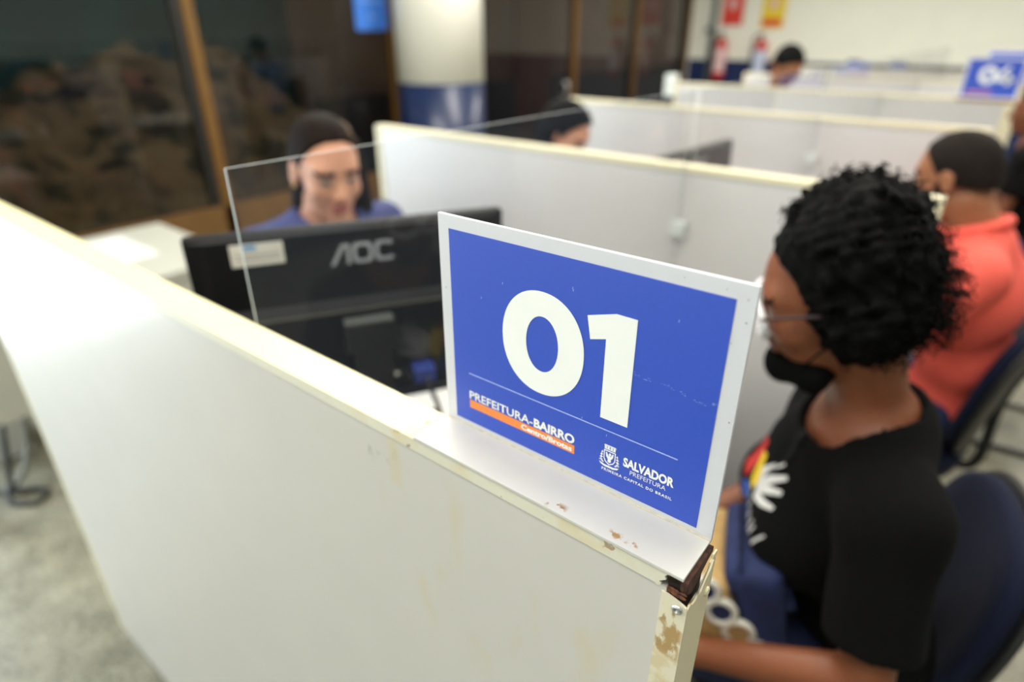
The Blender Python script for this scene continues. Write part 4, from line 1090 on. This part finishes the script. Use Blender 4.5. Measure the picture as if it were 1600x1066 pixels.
    def decal(name, polys, m, off):
        bm = bmesh.new()
        for poly in polys:
            # subdivide the outline and fan it so that it follows the cloth
            out = []
            for i in range(len(poly)):
                a, b = np.array(poly[i]), np.array(poly[(i + 1) % len(poly)])
                for j in range(3): out.append(a + (b - a) * j / 3)
            cen = np.mean(out, axis=0)
            miss = []
            def pr(q):
                st = ch + Rt[:, 1] * q[0] + Rt[:, 2] * q[1] + Rt[:, 0] * 0.26
                r_ = onshirt(st, -Rt[:, 0], off)
                if r_ is None: miss.append(1); r_ = st
                return r_
            if any(onshirt(ch + Rt[:, 1] * q[0] + Rt[:, 2] * q[1] + Rt[:, 0] * 0.26, -Rt[:, 0], off) is None for q in out + [cen]): continue
            c0 = bm.verts.new(pr(cen)); mid = [bm.verts.new(pr(cen + (q - cen) * 0.55)) for q in out]; rim = [bm.verts.new(pr(q)) for q in out]
            N = len(out)
            for i in range(N):
                bm.faces.new((c0, mid[i], mid[(i + 1) % N])); bm.faces.new((mid[i], rim[i], rim[(i + 1) % N], mid[(i + 1) % N]))
        return fin(bm, name, m, s, True)
    rs = random.Random(2)
    M['ink_white'] = mat('white_ink', S(228, 228, 226), 0.8); M['ink_yellow'] = mat('yellow_ink', S(240, 206, 40), 0.8)
    M['ink_red'] = mat('red_ink', S(196, 44, 40), 0.8); M['ink_blue'] = mat('blue_ink', S(60, 100, 190), 0.8)
    def stroke(x0, z0, x1, z1, w0, w1):
        dx, dz = x1 - x0, z1 - z0; l = math.hypot(dx, dz); nx, nz = -dz / l, dx / l
        return [(x0 + nx * w0, z0 + nz * w0), (x0 - nx * w0, z0 - nz * w0), (x1 - nx * w1, z1 - nz * w1), (x1 + nx * w1, z1 + nz * w1)]
    wh = [stroke(0.01, 0.045, 0.075, 0.075, 0.013, 0.004), stroke(0.015, 0.055, 0.065, 0.10, 0.012, 0.004), stroke(0.0, 0.06, 0.045, 0.115, 0.010, 0.003), stroke(0.02, 0.035, 0.085, 0.05, 0.011, 0.003)]
    decal('print_white', wh, 'ink_white', 0.0030).data
    decal('print_yellow', [[(-0.035, 0.085), (-0.01, 0.095), (0.012, 0.05), (0.0, 0.02), (-0.02, 0.03)]], 'ink_yellow', 0.0034)
    decal('print_red', [[(-0.075, 0.09), (-0.035, 0.105), (-0.03, 0.06), (-0.045, 0.015), (-0.075, 0.03)]], 'ink_red', 0.0034)
    decal('print_blue', [[(-0.05, 0.01), (-0.015, 0.02), (-0.01, -0.02), (-0.045, -0.03)]], 'ink_blue', 0.0034)
    sc = []
    for row, (zz, n, hgt) in enumerate(((0.0, 9, 0.034), (-0.048, 8, 0.034), (-0.092, 6, 0.028))):
        for i in range(n):
            x = -0.035 + 0.15 * i / n + rs.uniform(-0.003, 0.003)
            sc.append(stroke(x, zz - hgt * rs.uniform(0.3, 0.5), x + rs.uniform(0.002, 0.018), zz + hgt * rs.uniform(0.35, 0.6), 0.0028, 0.0018))
    decal('print_script', sc, 'ink_white', 0.0030)
    # strap as a flat ribbon over the near shoulder
    bm = bmesh.new(); rows = []
    for k in range(25):
        u = k / 24.0
        c_ = A['neck'] * 0.45 + A['sh'][1] * 0.55
        mid_ = c_ * (1 - u) + (ch + Rt[:, 1] * -0.02 - Rt[:, 2] * 0.10) * u
        row = []
        for w_ in (-0.011, 0.011):
            pt = mid_ + (Rt[:, 2] * u + Rt[:, 1] * (1 - u)) * w_
            dr = Rt[:, 0] * (0.15 + u) + np.array([0, 0, 1.0]) * (1 - u)
            dr /= np.linalg.norm(dr)
            row.append(onshirt(pt + dr * 0.24, -dr, 0.004))
        if row[0] is None or row[1] is None: continue
        rows.append([bm.verts.new(q) for q in row])
    for a_, b_ in zip(rows, rows[1:]): bm.faces.new((a_[0], a_[1], b_[1], b_[0]))
    fin(bm, 'bag_strap', 'strap', p['t'], True)
    return p
WB = woman_black()

# ---------------------------------------------------------------- bag on her lap
def bag():
    t = thing('shoulder_bag', 'navy and tan bag with pale lettering on the lap of the woman in black', 'bag', (-0.080, 0.652, 0.625), R(200))
    Q = Matrix.Rotation(R(12), 3, 'Y')
    def rbox(name, lo, hi, m, parent, bev, bulge=0.0):
        bm = bmesh.new(); bm_box(bm, lo, hi, bev, 4)
        bmesh.ops.subdivide_edges(bm, edges=[e for e in bm.edges if e.calc_length() > 0.06], cuts=3, use_grid_fill=True)
        for v in bm.verts:
            if bulge: v.co.x += bulge * (v.co.x > 0) * max(0, 1 - (v.co.y / 0.16) ** 2) * max(0, 1 - ((v.co.z - 0.12) / 0.14) ** 2)
            v.co.z += 0.006 * math.sin(30 * v.co.y + 18 * v.co.x); v.co = Q @ v.co
        return fin(bm, name, m, parent, True)
    M['bag_navy'] = mat('navy_canvas', S(30, 42, 86), 0.8, 0.25, 30, bump=0.2); M['bag_tan'] = mat('tan_canvas', S(186, 152, 98), 0.85, 0.15, 40, bump=0.2)
    b = rbox('bag_body', (-0.075, -0.105, 0.0), (0.005, 0.105, 0.205), 'bag_navy', t, 0.03)
    rbox('front_panel', (0.0, -0.108, 0.0), (0.080, 0.108, 0.185), 'bag_tan', t, 0.028, 0.02)
    f = rbox('flap', (-0.035, -0.10, 0.145), (0.020, 0.10, 0.207), 'bag_navy', t, 0.03)
    # rounded pale letter outlines with navy counters on the end that faces the divider
    for i, (x, z) in enumerate(((0.052, 0.176), (0.028, 0.130), (0.002, 0.084), (-0.024, 0.038))):
        yb = 0.110
        ring = [Q @ Vector((x + 0.023 * math.cos(k * PI / 10), yb, z + 0.026 * math.sin(k * PI / 10))) for k in range(20)]
        tube('letter_outline', ring, 0.0062, 'label', t, 8, True)
        bm = bmesh.new(); bm.faces.new([bm.verts.new(Q @ Vector((x + 0.020 * math.cos(k * PI / 10), yb + 0.001, z + 0.023 * math.sin(k * PI / 10)))) for k in range(20)])
        fin(bm, 'letter_counter', 'bag_tan' if i > 1 else 'bag_navy', t)
    pz = rbox('pouch', (0.060, 0.01, 0.065), (0.100, 0.100, 0.145), mat('olive_pouch', S(122, 118, 70), 0.8, 0.5, 160), t, 0.014)
    rbox('pouch_base', (0.058, 0.008, 0.045), (0.102, 0.102, 0.072), 'blackplastic', pz, 0.008)
    return t
bag()

# ---------------------------------------------------------------- the man in the coral shirt
def short_hair(p, m, grow=0.008, front=0.062, drop=0.0): return hair_cap(p, m, 'hair', grow, front, None, 0.006, drop, 0.0012)
def man_coral():
    P = dict(pelvis=(0.12, 1.95, 0.575), waist=(0.125, 1.93, 0.75), chest=(0.095, 1.90, 0.94), neck=(0.055, 1.875, 1.125),
             sh=[(0.045, 2.055, 1.05), (0.095, 1.70, 1.05)], el=[(-0.10, 2.12, 0.85), (-0.035, 1.615, 0.85)],
             wr=[(-0.31, 2.04, 0.785), (-0.27, 1.70, 0.785)], kn=[(-0.29, 2.05, 0.53), (-0.29, 1.85, 0.53)], an=[(-0.31, 2.05, 0.085), (-0.31, 1.85, 0.085)])
    p = person('man with short dark hair and beard in a coral polo shirt, seated', (0.12, 1.95), R(172), 0.46, (-0.035, 1.865, 1.272), (R(166), R(14), 0), MID, P, 0.008, False, 1.0)
    def col(F_):
        n = p['J']['neck']; r = p['Rt']
        for k in range(14):
            a = 2 * PI * k / 14; b = 2 * PI * (k + 1) / 14
            q = lambda t_: n + r[:, 0] * (0.080 * math.cos(t_) + 0.008) + r[:, 1] * 0.085 * math.sin(t_) + r[:, 2] * (0.022 - 0.02 * math.cos(t_))
            F_.cone(q(a), q(b), 0.013, 0.013, 0.008)
    shirt(p, 'shirt_coral', 0.008, 0.016, 0.72, 0.072, -0.005, 0.01, extra=col)
    trousers(p, 'jeans')
    short_hair(p, 'hair_short', 0.003, 0.064, 0.02)
    # beard along the jaw
    hc, Rh = p['hc'], p['Rh']; Pw = lambda *q: hc + Rh @ np.array(q)
    G = Field(hc - 0.2, hc + 0.2, 0.006)
    G.ell(Pw(0.028, 0, -0.075), (0.054, 0.057, 0.044), Rh, 0.02); G.ell(Pw(0.068, 0, -0.095), (0.028, 0.032, 0.024), Rh, 0.02)
    for y in (-1, 1): G.cone(Pw(0.012, y * 0.060, -0.01), Pw(0.030, y * 0.050, -0.07), 0.012, 0.016, 0.01)
    G.ell(Pw(0.105, 0, -0.035), (0.045, 0.05, 0.040), Rh, 0.006, 's')
    V, Fq = G.mesh(); np_mesh('beard', V, Fq, 'hair_black', p['t'])
man_coral()

# ---------------------------------------------------------------- clerks behind the screens
def office_chair(label, loc, rz, seat=0.55):
    t = thing('office_chair', label, 'chair', loc, rz, group='office chairs of the clerks')
    pad('seat', 0.48, 0.46, 0.07, 'fabric_navy', t, lambda u, v, d: (v, u, seat - 0.035 + d))
    pad('backrest', 0.44, 0.40, 0.05, 'fabric_navy', t, lambda u, v, d: (-0.27 + d * 0.98 - 0.1 * v + 0.4 * u * u, u, seat + 0.28 + v))
    tube('back_support', smooth_path([(-0.02, 0, seat - 0.08), (-0.24, 0, seat - 0.08), (-0.30, 0, seat), (-0.31, 0, seat + 0.25)], 5), 0.016, 'tube', t, 10)
    tube('post', [(0, 0, 0.10), (0, 0, seat - 0.07)], 0.027, 'tube', t, 12)
    for k in range(5):
        a = 2 * PI * k / 5
        lg = tube('leg', [(0.02 * math.cos(a), 0.02 * math.sin(a), 0.11), (0.28 * math.cos(a), 0.28 * math.sin(a), 0.07)], [0.024, 0.015], 'blackplastic', t, 8)
        ca, sa = math.cos(a), math.sin(a)
        tube('caster', [(0.28 * ca - 0.022 * sa, 0.28 * sa + 0.022 * ca, 0.029), (0.28 * ca + 0.022 * sa, 0.28 * sa - 0.022 * ca, 0.029)], 0.027, 'blackplastic', lg, 12)
    return t
def clerk(label, dx, dy, dz, yaw, hrot, skin, jk, h, hc, hairfn, ear=False, hs=1.0):
    c, s_ = math.cos(yaw), math.sin(yaw)
    W = lambda x, y, z: (dx + c * x - s_ * y, dy + s_ * x + c * y, z + dz)
    P = dict(pelvis=W(-0.04, 0, 0.575), waist=W(-0.035, 0, 0.74), chest=W(0.01, 0, 0.905), neck=W(0.055, 0, 1.085),
             sh=[W(0.03, -0.195, 1.02), W(0.03, 0.195, 1.02)], el=[W(0.10, -0.255, 0.80), W(0.10, 0.255, 0.80)],
             wr=[W(0.31, -0.17, 0.80 - dz), W(0.31, 0.17, 0.80 - dz)], kn=[W(0.36, -0.10, 0.50), W(0.36, 0.10, 0.50)], an=[W(0.34, -0.10, 0.085 - dz), W(0.34, 0.10, 0.085 - dz)])
    p = person(label, (dx, dy), yaw, 0.46, hc, hrot, skin, P, h, True, hs)
    def col(F_):
        n = p['J']['neck']; r = p['Rt']
        for s2 in (-1, 1):
            q = lambda t_: n + r[:, 0] * (0.082 * math.cos(t_) + 0.006) + r[:, 1] * s2 * 0.082 * math.sin(t_) + r[:, 2] * (0.012 - 0.035 * max(0, math.cos(t_)))
            for k in range(8): F_.cone(q(0.35 + 2.8 * k / 8), q(0.35 + 2.8 * (k + 1) / 8), 0.013, 0.013, 0.008)
        F_.cone(n + r[:, 0] * 0.09 + r[:, 2] * 0.03, n + r[:, 0] * 0.13 - r[:, 2] * 0.10, 0.045, 0.01, 0.01, 's')
    shirt(p, jk, max(h, 0.008), 0.018, 0.7, 0.075, -0.005, 0.012, full=True, extra=col)
    trousers(p, 'blackplastic', 0.014)
    hairfn(p)
    if ear:
        Pw = lambda x, y, z: Vector(p['hc'] + p['Rh'] @ np.array([x, y, z]))
        for s2 in (-1, 1):
            bm = bmesh.new(); bmesh.ops.create_uvsphere(bm, u_segments=10, v_segments=8, radius=0.006, matrix=Matrix.Translation(Pw(-0.004, s2 * 0.083, -0.036)))
            fin(bm, 'earring', 'gold', p['t'], True)
    return p
def long_hair(p):
    def ex(G, P_):
        G.ell(P_(-0.075, 0, -0.01), (0.055, 0.068, 0.09), p['Rh'], 0.02)
        G.cone(P_(-0.055, 0.045, -0.03), P_(-0.045, 0.072, -0.155), 0.034, 0.022, 0.02)
        G.cone(P_(-0.055, -0.040, -0.04), P_(-0.055, -0.060, -0.15), 0.030, 0.018, 0.02)
        G.cone(P_(-0.030, 0.082, 0.04), P_(-0.020, 0.100, -0.12), 0.020, 0.032, 0.02)
    hair_cap(p, 'hair_brown', 'hair', 0.004, 0.066, ex, 0.006, -0.02, 0.001)
    # lighter streaks combed back from the forehead
    bm = bmesh.new(); hc, Rh = p['hc'], p['Rh']
    for k in range(5):
        y = 0.030 + 0.0075 * k
        a = []
        for u in np.linspace(0, 1, 9):
            th = R(50) + u * R(85)
            a.append(Vector(hc + Rh @ np.array([-0.014 + 0.1045 * math.cos(th) * math.sqrt(max(0, 1 - (y / 0.088) ** 2)), y, 0.036 + 0.0925 * math.sin(th) * math.sqrt(max(0, 1 - (y / 0.088) ** 2))])))
        bm_tube(bm, a, 0.0032, 6)
    o = fin(bm, 'hair_streaks', 'hair_blond', p['t'], True)
clerk('woman clerk in a purple-blue jacket with tied-back streaked hair behind the nearest screen', -1.40, 0.715, 0.09, R(-4), (R(-17), R(15), 0), LIGHT, 'jacket', 0.0065, (-1.300, 0.70, 1.320), long_hair, True, 1.06)
office_chair('office chair of the clerk in the purple-blue jacket', (-1.42, 0.715, 0), R(-4), 0.56)
M['navy_cloth'] = mat('navy_cloth', S(44, 48, 78), 0.85, 0.1, 40)
def dark_long(p):
    def ex(G, P_):
        G.ell(P_(-0.06, 0, -0.01), (0.065, 0.085, 0.10), p['Rh'], 0.02)
        for s2 in (-1, 1): G.cone(P_(-0.03, s2 * 0.075, 0.0), P_(-0.03, s2 * 0.085, -0.14), 0.026, 0.022, 0.02)
    hair_cap(p, 'hair_black', 'hair', 0.012, 0.066, ex, 0.008, -0.02, 0.001)
clerk('dark-haired clerk in navy whose head shows above the second divider', -1.45, 1.88, 0.03, R(0), (R(2), R(30), 0), LIGHT, 'navy_cloth', 0.010, (-1.355, 1.885, 1.262), dark_long)
office_chair('office chair of the dark-haired clerk in navy', (-1.47, 1.88, 0), 0, 0.50)
M['blue_cloth'] = mat('pale_blue_cloth', S(120, 128, 176), 0.85, 0.1, 40)
clerk('man with short black hair bending forward beyond the 04 divider, near the fire extinguishers', -1.30, 4.20, 0.18, R(-25), (R(-40), R(38), 0), MID, 'blue_cloth', 0.010, (-1.20, 4.13, 1.425), lambda p: short_hair(p, 'hair_black', 0.010, 0.062))
office_chair('office chair of the short-haired man beyond the 04 divider', (-1.33, 4.21, 0), R(-25), 0.65)

# visitor in dark clothes beyond the 04 sign
def visitor_dark():
    P = dict(pelvis=(0.22, 4.10, 0.575), waist=(0.215, 4.10, 0.74), chest=(0.19, 4.10, 0.92), neck=(0.15, 4.10, 1.11),
             sh=[(0.16, 4.285, 1.035), (0.16, 3.915, 1.035)], el=[(0.10, 4.34, 0.78), (0.10, 3.86, 0.78)],
             wr=[(-0.12, 4.28, 0.66), (-0.12, 3.92, 0.66)], kn=[(-0.20, 4.20, 0.53), (-0.20, 4.0, 0.53)], an=[(-0.20, 4.20, 0.085), (-0.20, 4.0, 0.085)])
    p = person('seated visitor in dark clothes partly hidden behind the end of the 04 divider', (0.22, 4.10), R(180), 0.46, (0.095, 4.10, 1.262), (R(178), R(8), 0), DARK, P, 0.012, False)
    shirt(p, 'shirt_black', 0.012, 0.016, 0.7); trousers(p, 'jeans', 0.015); short_hair(p, 'hair_black')
visitor_dark()
c4 = copy_tree(CH1); c4.location = (0.20, 4.10, 0); c4.rotation_euler = (0, 0, R(180)); c4['label'] = 'navy chair under the visitor in dark clothes beyond the 04 divider'
